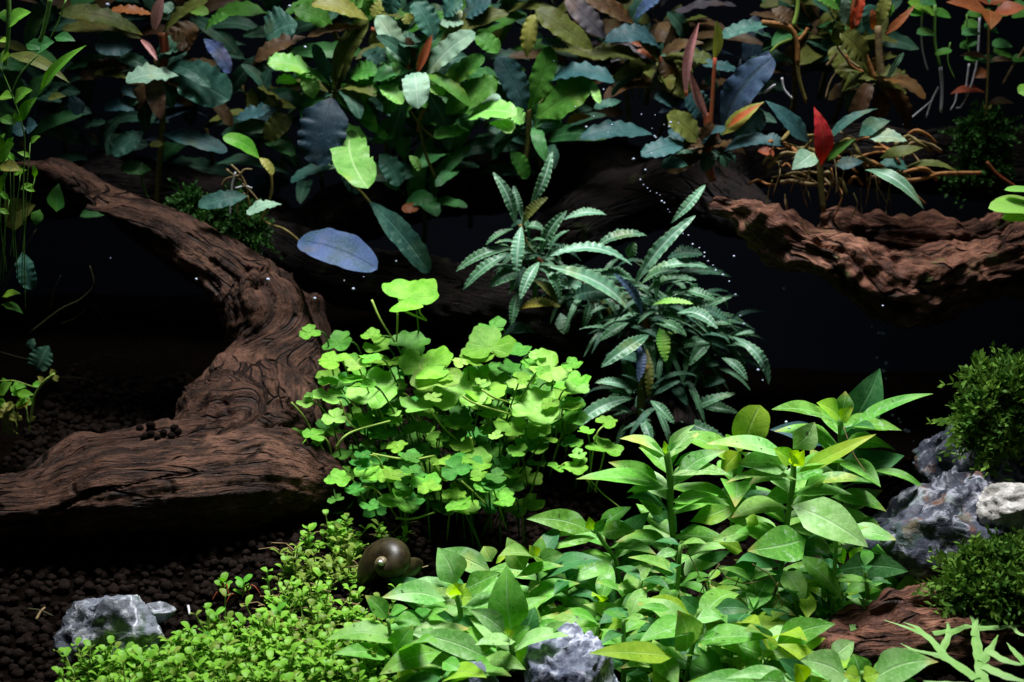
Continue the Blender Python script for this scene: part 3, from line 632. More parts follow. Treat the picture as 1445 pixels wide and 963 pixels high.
# ------------------------------------------------------------------ pennywort
def penny_mesh(seed):
    rnd = random.Random(seed); nseg = 54; V = [Vector((0, 0, 0))]; UV = [(0.5, 0.5)]; Fc = []
    ph = [rnd.uniform(-.15, .15) for _ in range(3)]; sz = [rnd.uniform(.85, 1.08) for _ in range(3)]; deep = rnd.uniform(.28, .55)
    for ring, f in enumerate((0.45, 0.8, 1.0)):
        for k in range(nseg):
            g = 6.283 * k / nseg; best = 0
            for i in range(3):
                c = 1.571 + 2.0 * (i - 1) + ph[i]; dlt = math.atan2(math.sin(g - c), math.cos(g - c))
                lob = sz[i] * max(0.0, 1 - abs(dlt / 1.06) ** 2.8) ** 0.5; best = max(best, lob)
            r = (deep * 0.7 + (1 - deep * 0.7) * best) * (1 + 0.045 * math.cos(g * 9 + seed) + 0.015 * math.cos(g * 17 + seed * 2))
            if ring == 0: r = r * 0.5 + 0.42
            x, y = r * f * math.cos(g), r * f * math.sin(g)
            zz = 0.12 * f * f * r + 0.11 * math.sin(g * 3 + seed) * f * f + 0.02 * math.cos(g * 9 + seed) * f ** 3
            V.append(Vector((x, y, zz))); UV.append((.5 + x / 2, .5 + y / 2))
    for k in range(nseg):
        k2 = (k + 1) % nseg; Fc.append((0, 1 + k, 1 + k2))
        for r_ in range(2): o = 1 + r_ * nseg; Fc.append((o + k, o + nseg + k, o + nseg + k2, o + k2))
    return V, UV, Fc
pmesh = {}
for key in ('pen', 'pew', 'ped'):
    for sd in range(6):
        V, UV, Fc = penny_mesh(sd); me = bpy.data.meshes.new('pennywort_leaf'); me.from_pydata(V, [], Fc)
        ul = me.uv_layers.new(name='UVMap')
        for lp in me.loops: ul.data[lp.index].uv = UV[lp.vertex_index]
        me.polygons.foreach_set('use_smooth', [True] * len(me.polygons)); me.materials.append(M[key]); pmesh[key, sd] = me
def penny_leaf(par, px, py, rpx, Y, key, tilt=None, anchor=None, rot=None):
    c = P(px, py, Y); r = rpx * .94 * S(Y); o = bpy.data.objects.new('leaf', pmesh[key, random.randrange(6)]); C.objects.link(o); o.parent = par
    n = Vector(tilt) if tilt else Vector((random.gauss(0, .16), -0.34 + random.gauss(0, .13), 1))
    q = n.to_track_quat('Z', 'Y') @ Matrix.Rotation(random.uniform(0, 6.28) if rot is None else R(rot), 3, 'Z').to_quaternion()
    o.rotation_mode = 'QUATERNION'; o.rotation_quaternion = q; o.scale = (r, r, r); o.location = c - wloc(par)
    g = gz(c.x, c.y); a = anchor or Vector((c.x * .85 - .004 + random.uniform(-.012, .012), c.y + random.uniform(.015, .04), max(g, c.z - .032)))
    cv = cat([c, c.lerp(a, .45) + Vector((random.uniform(-.004, .004), random.uniform(-.006, 0), .010)), a], 5)
    V, Fc = tube_geo(cv, .00042, .0005, 5)
    st = mobj('stalk', V, Fc, M['stem_y' if random.random() < .2 else 'stem_d'], par, c)
    st.parent = o; st.matrix_parent_inverse = Matrix.LocRotScale(o.location, q, Vector((r, r, r))).inverted()
    return o
PB = ground_hit(620, 745); PB = Vector((P(610, 700, .2).x, .2, gz(0, .2)))
pw = thing('pennywort', PB, 'bright lime green pennywort clump with scalloped three lobed leaves by the arching driftwood', 'pennywort')
big = [(576, 421, 46, 'pen', 0), (437, 470, 17, 'pen', 0), (478, 484, 27, 'ped', .02), (471, 510, 26, 'pen', 0), (525, 475, 17, 'pen', .01), (533, 490, 24, 'pen', .01), (578, 488, 34, 'ped', .01),
 (603, 516, 45, 'pen', -.005), (616, 530, 42, 'pew', -.01), (671, 506, 32, 'pen', 0), (692, 490, 42, 'pen', .005), (505, 515, 22, 'pen', .005), (463, 539, 17, 'pen', 0), (463, 560, 23, 'pew', -.005), (500, 535, 26, 'pen', 0),
 (525, 552, 44, 'pew', -.012), (553, 546, 24, 'pen', -.006), (433, 568, 16, 'pew', -.005), (556, 582, 12, 'pew', -.02), (587, 571, 28, 'pew', -.016), (649, 557, 42, 'pew', -.012), (682, 550, 38, 'pen', -.008),
 (736, 543, 23, 'pew', -.005), (776, 521, 36, 'pew', 0), (812, 548, 21, 'pew', 0), (758, 575, 42, 'pew', -.015), (764, 592, 28, 'pew', -.02), (700, 615, 13, 'pew', -.03), (722, 604, 28, 'pen', -.02), (805, 575, 25, 'pen', -.005),
 (415, 622, 23, 'pen', -.01), (467, 597, 26, 'ped', .01), (514, 593, 21, 'pen', 0), (482, 643, 21, 'ped', -.01), (511, 650, 19, 'pen', -.012), (493, 668, 19, 'pen', -.02), (560, 632, 19, 'pen', -.03), (558, 670, 25, 'pen', -.04),
 (563, 708, 35, 'pen', -.055), (600, 684, 26, 'pen', -.05), (623, 652, 19, 'pen', -.03), (671, 652, 31, 'pen', -.032), (638, 619, 26, 'ped', -.01), (652, 715, 27, 'pen', -.05), (714, 652, 20, 'ped', -.02), (720, 670, 19, 'pen', -.025),
 (722, 688, 19, 'ped', -.03), (714, 710, 15, 'ped', -.035), (758, 655, 17, 'ped', -.015), (518, 702, 17, 'ped', -.02), (760, 608, 21, 'pen', -.012), (774, 622, 15, 'pen', -.012), (696, 463, 24, 'ped', .03), (725, 495, 26, 'ped', .03),
 (667, 675, 17, 'ped', -.02), (547, 512, 26, 'pen', .0), (640, 590, 30, 'ped', -.005), (590, 606, 26, 'ped', -.005), (690, 580, 26, 'ped', -.005), (540, 612, 24, 'ped', -.005), (600, 640, 24, 'ped', -.01), (745, 625, 22, 'ped', -.01), (690, 640, 22, 'ped', -.015), (655, 630, 22, 'pen', -.02)]
for x, y, r, k, dy in big: penny_leaf(pw, x, y, r, .165 + dy, k, tilt=(-.1, -.55, 1) if r > 40 else None)
for _ in range(120):
    x = random.uniform(455, 810); y = random.uniform(520, 715)
    if y > 640 and (x > 760 or x < 470): continue
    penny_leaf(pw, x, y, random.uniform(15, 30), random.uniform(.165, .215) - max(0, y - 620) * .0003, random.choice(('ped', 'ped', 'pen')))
for _ in range(46):
    x = random.uniform(430, 820); y = random.uniform(500, 640)
    if x < 470 and y < 540: continue
    penny_leaf(pw, x, y, random.uniform(9, 19), random.uniform(.135, .175), random.choice(('pen', 'pew', 'pen')))
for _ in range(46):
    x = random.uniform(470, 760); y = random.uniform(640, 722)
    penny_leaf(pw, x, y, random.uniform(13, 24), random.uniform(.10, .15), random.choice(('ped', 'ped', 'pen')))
zp = Z(380, 390, 2.752)
for pts in ([(275, 480, -.02), (300, 555, -.02), (335, 592, -.025)], [(258, 668, -.04), (290, 625, -.04), (340, 598, -.035), (470, 562, -.03)], [(398, 92, .01), (430, 165, .005), (487, 256, 0)], [(498, 140, 0), (497, 200, 0), (494, 255, 0)],
            [(525, 135, 0), (570, 155, .0), (612, 172, 0)], [(590, 95, .0), (585, 140, 0), (612, 172, 0)], [(400, 690, -.04), (480, 705, -.04), (560, 712, -.04), (640, 697, -.03)], [(620, 515, -.02), (680, 590, -.02), (740, 645, -.015)],
            [(825, 440, -.02), (870, 470, -.02), (930, 490, -.01)], [(750, 465, -.025), (800, 495, -.025), (930, 535, -.015)], [(782, 625, -.03), (788, 660, -.03), (785, 690, -.03)], [(85, 490, 0), (130, 540, 0), (165, 600, 0), (230, 705, -.01)],
            [(50, 540, 0), (110, 570, 0), (165, 605, 0)], [(745, 795, -.04), (790, 835, -.04), (840, 885, -.04)], [(490, 940, -.055), (560, 942, -.055), (640, 918, -.05)]):
    stem(pw, zp, .165, [(p[0], p[1], p[2]) for p in pts], 9, 'stem_y', 'runner')
pr = thing('pennywort', P(835, 690, .15), 'small separate pennywort shoot beside the wavy leaved plant', 'pennywort')
for x, y, r, k, dy in [(852, 632, 31, 'pen', 0), (816, 641, 15, 'pew', -.005), (816, 657, 21, 'pen', -.008), (787, 661, 18, 'pen', -.005), (856, 597, 19, 'pen', .005), (827, 608, 14, 'pen', .004)]:
    penny_leaf(pr, x, y, r, .14 + dy, k, anchor=P(836 + random.uniform(-8, 8), 695, .15))
stem(pr, zp, .14, [(1230, 770), (1290, 840), (1370, 905)], 7, 'stem_y', 'runner')

# ------------------------------------------------------------------ stem plants in the foreground (opposite lance-shaped leaves)
zf = Z(730, 520, 2.173); zl = Z(380, 720, 3.44)
GH = 'stem plants of the foreground'
def stemplant(label, root, z, Y, sp, w, rows, smat='stem_g', kind='lan', name='stem_plant', cat_='stem plant', group=None):
    r = thing(name, root, label, cat_, group)
    for s_ in sp: stem(r, z, Y, s_, w, smat)
    leaves(r, z, Y, kind, rows)
    for pts in sp[:1]:
        c = cat([z(p[0], p[1], Y + (p[2] if len(p) > 2 else 0)) for p in pts], 5); tot = sum((c[i + 1] - c[i]).length for i in range(len(c) - 1)); npair = int(tot / .0085); a0 = random.uniform(0, 3)
        for i in range(npair):
            p = c[min(len(c) - 1, int((i + 1.2) / (npair + 1) * (len(c) - 1)))]
            for q in (0, math.pi):
                a = a0 + i * 1.571 + q; ln = random.uniform(.022, .036); d = Vector((math.cos(a), math.sin(a) * .75 + .15, random.uniform(-.15, .5))).normalized()
                leaf(r, p, p + d * ln, -ln * random.uniform(.32, .42), random.choice(('hyg', 'hyg', 'pal', 'spo', 'drk')), 'lan', 70, bend=random.uniform(.06, .16), nl=12)
    return r
def down(z, Y, x, y): 
    p = z(x, y, Y); return Vector((p.x, p.y, gz(p.x, p.y)))
stemplant('leafy stem plant with upright thick stem next to the wavy leaved plant', down(zf, .11, 505, 600), zf, .095,
  [[(455, 245), (468, 330), (470, 430), (482, 540, .005), (505, 640, .01), (515, 760, .012)]], 24, [
  (458, 365, 180, 340, 46, 'hyg', 70, 0, -.012), (440, 385, 280, 288, 62, 'hyg', 40, .008, .0), (445, 450, 345, 370, 60, 'hyg', 40, .01, -.005), (480, 350, 640, 252, 54, 'pal', 50, 0, -.005),
  (462, 260, 545, 172, 30, 'pal', 45, 0, -.004), (448, 270, 375, 238, 38, 'hyg', 60, -.004), (440, 250, 350, 208, 16, 'pal', 70, .003), (455, 262, 450, 222, 20, 'yel', 20, -.003), (458, 255, 492, 225, 18, 'pal', 30, -.004), (460, 300, 505, 240, 30, 'hyg', 40, .006),
  (475, 432, 585, 392, 42, 'hyg', 65, -.004, -.01), (480, 300, 580, 255, 24, 'hyg', 60, .006), (490, 560, 418, 585, 30, 'pal', 60, -.012, -.008), (530, 470, 705, 400, 64, 'hyg', 45, .01, 0), (490, 500, 405, 440, 60, 'drk', 30, .012, 0),
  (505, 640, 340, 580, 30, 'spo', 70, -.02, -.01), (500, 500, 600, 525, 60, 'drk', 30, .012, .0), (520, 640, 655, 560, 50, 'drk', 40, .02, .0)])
stemplant('bushy stem plant with big pale drooping leaves in the middle of foreground', down(zf, .10, 830, 700), zf, .08,
  [[(848, 270), (845, 350), (830, 450), (820, 540, .006), (800, 650, .012), (760, 740, .012), (690, 860, .012)]], 20, [
  (845, 248, 912, 165, 74, 'pal', 15, -.004, .004), (835, 275, 580, 232, 46, 'pal', 65, -.002, -.012), (830, 305, 675, 292, 74, 'pal', 45, -.006, -.008), (858, 322, 1100, 202, 44, 'yel', 55, -.004, -.006), (845, 290, 785, 245, 50, 'yel', 40, -.006), (850, 300, 880, 250, 44, 'yel', 30, -.008, -.008),
  (850, 290, 830, 255, 36, 'yel', 30, -.01, -.006), (870, 350, 640, 352, 26, 'spo', 70, -.006, -.015), (880, 360, 1085, 350, 34, 'spo', 70, .003, -.006), (840, 420, 1075, 548, 112, 'pal', 45, -.012, -.018), (1010, 490, 1165, 527, 50, 'pal', 60, .004, -.005),
  (885, 525, 705, 560, 108, 'hyg', 40, -.018, -.014), (862, 572, 998, 712, 58, 'hyg', 40, -.012, -.01), (815, 620, 882, 715, 70, 'spo', 35, -.012, -.012), (860, 370, 760, 400, 60, 'hyg', 40, .006, .0), (880, 380, 930, 460, 60, 'drk', 40, .004, .0),
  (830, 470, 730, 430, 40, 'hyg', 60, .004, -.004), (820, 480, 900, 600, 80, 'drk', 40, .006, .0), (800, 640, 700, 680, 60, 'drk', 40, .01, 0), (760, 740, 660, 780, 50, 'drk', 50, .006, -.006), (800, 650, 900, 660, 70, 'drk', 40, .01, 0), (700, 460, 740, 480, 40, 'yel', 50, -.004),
  (720, 500, 600, 530, 50, 'spo', 45, -.002, -.006), (690, 560, 600, 520, 44, 'yel', 45, .0, -.006), (735, 595, 620, 668, 58, 'grn', 40, -.006, -.006), (880, 370, 950, 330, 40, 'hyg', 50, 0)])
stemplant('tall stem plant with a dark upright leaf in front of the black gap', down(zf, .135, 985, 560), zf, .125,
  [[(990, 150), (993, 230), (990, 330), (985, 450), (975, 600), (960, 700)]], 20, [
  (985, 215, 1112, 0, 112, 'drk', 10, .012, .01), (978, 165, 780, 126, 40, 'hyg', 70, 0, -.008), (1015, 188, 1275, 78, 34, 'hyg', 60, 0, -.004), (995, 150, 1006, 70, 58, 'hyg', 10, 0, .002), (988, 150, 918, 106, 52, 'yel', 45, -.006, -.006), (992, 160, 1030, 120, 40, 'yel', 45, -.006, -.006),
  (960, 240, 775, 188, 60, 'teb', 50, .008, .004), (965, 245, 900, 215, 36, 'hyg', 60, .002), (970, 305, 1186, 268, 84, 'drk', 40, .006, .0), (960, 396, 1132, 440, 48, 'hyg', 60, -.006, -.012), (1010, 330, 1080, 318, 24, 'hyg', 60, 0), (1080, 316, 1265, 390, 22, 'hyg', 60, -.004, -.012, dict(bend=.2)),
  (985, 450, 1080, 462, 40, 'pal', 60, -.008), (985, 480, 1140, 520, 60, 'drk', 50, .01, 0), (980, 540, 900, 560, 60, 'drk', 50, .01, 0), (990, 235, 1080, 200, 80, 'drk', 30, .01, .004)])
stemplant('single upright translucent yellow green leaf shoot behind the foreground plants', down(zf, .125, 690, 400), zf, .125, [[(690, 235), (670, 300), (660, 400), (655, 520)]], 12,
  [(695, 245, 745, 113, 112, 'yel', 5, 0, .004, dict(kind='ova')), (685, 255, 625, 320, 60, 'yel', 20, 0, -.004), (680, 350, 735, 380, 50, 'hyg', 40, 0)])
stemplant('short stem plant with spreading spotted leaves over the dark hollow', down(zf, .10, 310, 700), zf, .09, [[(232, 480), (262, 530), (300, 585), (312, 640), (320, 720)]], 16, [
  (235, 505, 28, 462, 66, 'hyg', 45, 0, -.006), (245, 520, 85, 562, 30, 'hyg', 70, -.004, -.008), (248, 492, 350, 425, 46, 'hyg', 45, 0, 0), (252, 505, 362, 500, 56, 'hyg', 50, -.004), (232, 495, 220, 455, 32, 'yel', 30, -.004), (236, 500, 275, 460, 30, 'hyg', 30, -.006),
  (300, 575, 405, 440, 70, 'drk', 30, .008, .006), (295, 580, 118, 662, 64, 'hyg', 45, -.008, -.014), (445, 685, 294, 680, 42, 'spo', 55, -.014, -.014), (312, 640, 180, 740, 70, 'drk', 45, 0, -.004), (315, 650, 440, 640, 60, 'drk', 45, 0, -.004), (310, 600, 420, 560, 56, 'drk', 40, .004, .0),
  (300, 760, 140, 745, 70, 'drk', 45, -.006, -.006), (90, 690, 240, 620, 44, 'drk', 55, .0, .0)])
stemplant('stem plant with large pale spotted leaves beside the snail', down(zl, .03, 930, 560), zl, .030, [[(905, 400), (925, 470), (930, 560), (935, 660)]], 34, [
  (855, 440, 548, 425, 108, 'pal', 50, -.006, -.01), (880, 375, 690, 345, 44, 'pal', 70, .006, -.002), (905, 365, 818, 183, 150, 'pal', 30, .004, .004), (1078, 302, 830, 190, 110, 'pal', 40, .012, .004), (945, 388, 1122, 305, 100, 'hyg', 50, 0, -.004), (915, 400, 850, 400, 70, 'yel', 50, -.008),
  (910, 395, 940, 360, 60, 'yel', 40, -.006), (905, 410, 900, 370, 60, 'yel', 45, -.01, -.006), (930, 420, 985, 420, 90, 'yel', 40, -.008), (870, 480, 740, 470, 60, 'hyg', 60, -.006), (900, 520, 740, 560, 110, 'drk', 30, .0, -.002), (950, 520, 1090, 600, 120, 'drk', 35, .004, 0),
  (960, 480, 1080, 450, 100, 'hyg', 40, .004, 0)])
stemplant('stem plant with one tall pointed mid green leaf near the small stones', down(zl, .01, 1180, 760), zl, .006, [[(1160, 600), (1180, 680), (1190, 780)]], 34, [
  (1178, 610, 1152, 268, 190, 'hyg', 8, .002, .008), (1145, 605, 968, 483, 96, 'pal', 45, -.006, -.006), (1195, 640, 998, 655, 62, 'pal', 65, -.010, -.012), (1185, 645, 1268, 568, 76, 'hyg', 45, -.006, -.004), (1160, 615, 1135, 590, 40, 'yel', 40, -.01, -.006), (1170, 620, 1190, 590, 34, 'yel', 40, -.012, -.006),
  (1215, 770, 1310, 590, 96, 'hyg', 35, .006, 0), (1050, 715, 1245, 775, 80, 'spo', 60, -.008, -.01), (1310, 640, 1445, 540, 50, 'spo', 60, -.004, -.004), (1230, 620, 1290, 470, 110, 'drk', 20, .012, .006)])
stemplant('low stem plant with leaves reaching over the carpet of tiny leaves', down(zl, .0, 700, 760), zl, .004, [[(640, 600), (665, 690), (700, 780)], [(575, 530), (600, 640), (680, 760)]], 20, [
  (1065, 725, 685, 598, 120, 'pal', 50, .006, -.006), (835, 690, 535, 800, 118, 'hyg', 50, -.004, -.014), (605, 715, 700, 558, 120, 'hyg', 35, -.004, .002), (600, 722, 310, 700, 76, 'hyg', 65, -.004, -.012), (575, 528, 465, 415, 90, 'hyg', 45, .006, .0), (585, 510, 672, 475, 46, 'hyg', 60, .006),
  (600, 540, 740, 560, 76, 'hyg', 60, .006), (840, 740, 936, 778, 76, 'hyg', 50, -.006, -.006), (620, 690, 520, 600, 90, 'drk', 30, .002, 0), (700, 780, 620, 830, 90, 'yel', 50, -.006, -.008), (660, 640, 560, 660, 70, 'drk', 40, .006, .0), (700, 700, 860, 640, 90, 'drk', 40, .01, .004), (880, 660, 780, 680, 60, 'hyg', 60, 0)])
stemplant('stem plant with yellow blotched leaves behind the spotted pale one', down(zl, .07, 1300, 420), zl, .068, [[(1300, 210), (1310, 300), (1320, 420)]], 24, [
  (1240, 295, 1155, 133, 118, 'spo', 30, -.004, .002), (1305, 235, 1322, 128, 66, 'hyg', 15, .002, .004), (1310, 255, 1428, 215, 80, 'grn', 45, 0, 0), (1200, 325, 1430, 272, 52, 'hyg', 70, -.006, -.006), (1300, 230, 1262, 170, 60, 'yel', 40, -.004), (1080, 250, 1040, 176, 96, 'spo', 25, .008, .004), (1100, 260, 1170, 210, 30, 'yel', 60, .004),
  (1250, 400, 1375, 400, 60, 'hyg', 60, 0), (1300, 300, 1370, 380, 80, 'drk', 40, 0), (1330, 460, 1445, 380, 70, 'drk', 45, .0), (1310, 330, 1440, 330, 60, 'hyg', 55, .004)])
stemplant('stem plant with pale brownish leaf by the pitted pale stone', down(zf, .015, 530, 960), zf, .012, [[(560, 740), (545, 820), (520, 930), (515, 990)]], 18, [
  (515, 868, 492, 742, 96, 'spo', 40, -.008, -.006), (548, 770, 626, 768, 42, 'pal', 60, -.006), (600, 850, 690, 872, 60, 'spo', 55, -.004), (480, 886, 220, 874, 62, 'yel', 55, -.016, -.018), (520, 930, 420, 800, 60, 'drk', 40, .01, .0), (430, 905, 350, 830, 60, 'hyg', 45, .006), (555, 745, 500, 700, 50, 'drk', 40, .004),
  (530, 900, 640, 960, 120, 'grn', 45, -.006, -.008), (470, 740, 370, 732, 26, 'hyg', 65, 0), (600, 740, 720, 745, 50, 'drk', 45, .006), (560, 830, 660, 830, 50, 'hyg', 50, .0), (400, 940, 500, 970, 60, 'hyg', 50, -.004), (680, 850, 750, 880, 80, 'hyg', 45, -.004)])
stemplant('stem with one broad leaf above the low red brown driftwood', down(zf, .02, 760, 930), zf, .016, [[(795, 858), (760, 900), (740, 990)]], 10, [
  (790, 860, 974, 784, 84, 'hyg', 45, 0, -.006), (785, 860, 700, 790, 70, 'drk', 40, .006), (760, 900, 850, 960, 90, 'drk', 45, -.002), (750, 910, 680, 840, 60, 'hyg', 45, 0)])
stemplant('leafy shoot at the bottom edge in front of low driftwood', down(zf, -.02, 1060, 980), zf, -.022, [[(1060, 930), (1062, 975), (1066, 1020)]], 20, [
  (1010, 950, 866, 895, 92, 'pal', 50, 0, -.006), (960, 892, 1032, 838, 66, 'pal', 40, .012, .006), (1085, 958, 1278, 895, 104, 'pal', 50, -.002, -.006), (1050, 945, 1030, 876, 76, 'hyg', 25, .002, .004), (1060, 950, 1110, 935, 60, 'yel', 50, -.006), (1050, 950, 1000, 940, 60, 'yel', 50, -.006), (850, 960, 640, 952, 44, 'pal', 60, .004, -.004),
  (880, 960, 850, 905, 60, 'yel', 40, 0), (900, 960, 800, 890, 70, 'drk', 40, .01), (1100, 990, 1250, 985, 80, 'hyg', 50, -.006), (830, 980, 740, 960, 70, 'hyg', 45, 0)])
stemplant('small rounded leaf shoot at the end of a creeping stem beside the slate blue stone', down(zf, .085, 1160, 800), zf, .08, [[(1165, 720), (1120, 760), (1060, 735, .01), (1000, 690, .015)]], 22, [
  (1170, 715, 1236, 635, 76, 'lst', 35, -.004, 0, dict(kind='ova')), (1180, 715, 1274, 700, 50, 'pal', 55, -.006, -.004, dict(kind='ova')), (1190, 680, 1272, 660, 26, 'hyg', 60, .004), (1160, 700, 1120, 565, 36, 'lst', 30, .004), (1165, 690, 1190, 580, 40, 'lst', 30, .006), (980, 620, 1200, 622, 88, 'drk', 30, -.002, -.006),
  (1150, 700, 1010, 670, 90, 'lst', 40, .004), (1100, 690, 1060, 600, 40, 'lst', 35, .008), (1080, 700, 1130, 610, 44, 'lst', 35, .008), (1160, 720, 1060, 705, 50, 'hyg', 50, -.002), (1000, 600, 960, 540, 36, 'lst', 40, .006), (1020, 590, 1060, 545, 36, 'lst', 40, .006)], 'stem_o')
fills = [(905, 850, 'foreground filler shoot left of pale brownish leaf'), (880, 905, 'dark shoot close to the pitted pale stone'), (1000, 850, 'shaded shoot below the bushy stem plant'), (1060, 850, 'shaded shoot with threadlike roots beneath the bushy plant'),
         (1000, 945, 'low shoot at the bottom edge right of pitted stone'), (1120, 870, 'shaded shoot in front of the creeping stem'), (1180, 790, 'shaded shoot behind the large drooping leaves'), (800, 850, 'low shoot behind the pitted pale stone'), (760, 850, 'low shoot between pointed leaf plant and pitted stone'),
         (1080, 960, 'small shoot at bottom edge beside broad leaf stem'), (920, 960, 'small shoot under the yellow green long leaf'), (1220, 830, 'shaded shoot under the rounded leaf shoot'), (600, 905, 'short shoot inside the low leaves over carpet'), (960, 800, 'shaded shoot at the foot of the thick upright stem')]
for fx, fy, lb in fills:
    Y0 = .06 if fy < 880 else .015
    b = P(fx, fy + 55, Y0 + .01); b.z = min(b.z, b.z); r = thing('stem_plant', Vector((b.x, b.y, gz(b.x, b.y))), lb, 'stem plant')
    top = P(fx, fy - 30, Y0); base = Vector((b.x, b.y, gz(b.x, b.y)))
    tube('stem', r, [base, base.lerp(top, .5) + Vector((random.uniform(-.004, .004), 0, 0)), top], .0013, .001, 'stem_g', 6, 4)
    a0 = random.uniform(0, 3)
    for i in range(6):
        t = .25 + .75 * i / 5; p = base.lerp(top, t)
        for q in (0, math.pi):
            a = a0 + i * 1.571 + q; ln = random.uniform(.016, .026) * (1.1 - .45 * t); d = Vector((math.cos(a), math.sin(a), random.uniform(-.1, .55))).normalized()
            leaf(r, p, p + d * ln, -ln * .36, random.choice(('hyg', 'grn', 'drk', 'spo', 'hyg')), 'lan', 75, bend=.12)
rs = random.Random(5)
for i in range(36):
    fx, fy = rs.uniform(600, 1290), rs.uniform(800, 975)
    if fx > 1180 and fy > 850: continue
    if fx < 760 and fy < 850 and fx > 560: continue
    if 735 < fx < 885 and fy > 900: continue
    tgt = P(fx, fy, -0.012 + (970 - fy) * .0006); x, y = tgt.x, tgt.y + .01; base = Vector((x, y, gz(x, y)))
    if tgt.z < base.z + .006: tgt.z = base.z + .012
    r = thing('stem_plant', base, 'half hidden leafy shoot crowded low among the foreground stem plants', 'stem plant', 'low shoots crowded in the foreground')
    tube('stem', r, [base, base.lerp(tgt, .5) + Vector((rs.uniform(-.003, .003), 0, 0)), tgt], .0012, .0009, 'stem_g', 6, 3)
    a0 = rs.uniform(0, 3)
    for k in range(4):
        t_ = .35 + .65 * k / 3; p = base.lerp(tgt, t_)
        for q in (0, math.pi):
            a = a0 + k * 1.571 + q; ln = rs.uniform(.024, .042) * (1.12 - .4 * t_); d = Vector((math.cos(a), math.sin(a) * .8, rs.uniform(0, .6))).normalized()
            leaf(r, p, p + d * ln, -ln * .37, rs.choice(('hyg', 'hyg', 'yel', 'spo', 'drk')), 'lan', 65, bend=rs.uniform(.05, .16), nl=12)
# threadlike roots among the foreground stems
thr = thing('loose_roots', P(1090, 870, .05), 'tangle of pale threadlike roots hanging below the bushy foreground plant', 'roots')
for pts in ([(800, 655), (760, 740), (720, 830), (665, 920)], [(800, 690), (815, 740), (790, 800), (795, 860)], [(720, 600), (780, 640), (800, 700), (770, 750)], [(510, 540), (560, 640), (575, 700)], [(620, 600), (560, 690), (590, 720)], [(640, 640), (700, 660), (780, 640)], [(680, 640), (650, 720), (640, 800)], [(1000, 180, .05), (1030, 260, .045), (1070, 320, .04)], [(780, 870, -.01), (840, 876, -.01), (890, 876, -.01)]):
    stem(thr, zf, .058, pts, 4, 'root_t', 'root')

# ------------------------------------------------------------------ wavy narrow-leaved rhizome plants in the centre
zb = Z(640, 200, 2.189)
def rosette(label, z, Y, rows, root, stems=(), kind='nar', name='wavy_leaf_plant', catg='rhizome plant', fill=0, fr=60, fmat=('bud', 'buc', 'buc'), fw=None):
    r = thing(name, z(root[0], root[1], Y), label, catg)
    for st, w, m in stems: stem(r, z, Y, st, w, m)
    leaves(r, z, Y, kind, rows, .006)
    for i in range(fill):
        g = random.uniform(0, 6.28); ln = fr * random.uniform(.6, 1.1); jx = 22 if kind == 'wid' else 70; bx, by = root[0] + random.uniform(-jx, jx), root[1] + random.uniform(-jx, jx)
        b = z(bx, by, Y + random.uniform(0, .02)); l3 = ln / z.k * S(Y)
        d = Vector((math.cos(g), random.uniform(-.9, .5), math.sin(g) * .55 + .1)).normalized()
        t = b + d * l3; t.z -= l3 * .15
        leaf(r, b, t, -(fw or 36) / z.k * S(Y) * random.uniform(.7, 1.0), random.choice(fmat), 'pet' if kind == 'wid' else kind, 70 if kind == 'nar' else random.uniform(25, 70), bend=.2, nl=36 if kind == 'nar' else 26)
    return r
rosette('upper rosette of pale teal wavy strap leaves standing above its clump', zb, .265, [
  (235, 205, 305, 30, 46, 'bup', 30, 0, .004), (192, 262, 122, 95, 46, 'bup', 30, 0, .002), (215, 235, 185, 135, 34, 'bup', 30, .004, .004), (212, 258, 292, 172, 40, 'oli', 35, -.004, 0), (210, 262, 195, 416, 54, 'bup', 40, -.008, -.014), (185, 270, 100, 320, 22, 'buc', 60, 0), (220, 262, 280, 275, 30, 'buc', 60, .004)],
  (205, 265), [([(205, 255), (225, 310), (262, 365)], 12, 'stem_o')], fill=3)
rosette('left rosette of dark green wavy strap leaves with drooping tips', zb, .26, [
  (268, 350, 350, 213, 50, 'buc', 35, 0, 0), (340, 242, 472, 226, 32, 'bup', 55, .004, .002), (182, 342, 30, 458, 42, 'buc', 45, 0, -.008), (182, 332, 8, 402, 40, 'buc', 50, .004, -.006), (265, 372, 205, 488, 46, 'bup', 40, -.01, -.016), (195, 465, 178, 568, 42, 'buc', 35, -.006, -.01), (240, 400, 110, 450, 60, 'buc', 50, 0),
  (270, 380, 330, 490, 40, 'buc', 40, -.004), (280, 360, 380, 330, 34, 'buc', 55, 0), (250, 430, 320, 500, 40, 'oli', 50, -.004), (200, 520, 330, 510, 40, 'yol', 55, 0), (330, 530, 345, 595, 60, 'pae', 40, -.006), (150, 600, 250, 590, 46, 'bud', 60, .004)],
  (262, 370), [([(262, 360), (280, 385), (300, 420)], 14, 'stem_r')], fill=40, fr=150, fw=24)
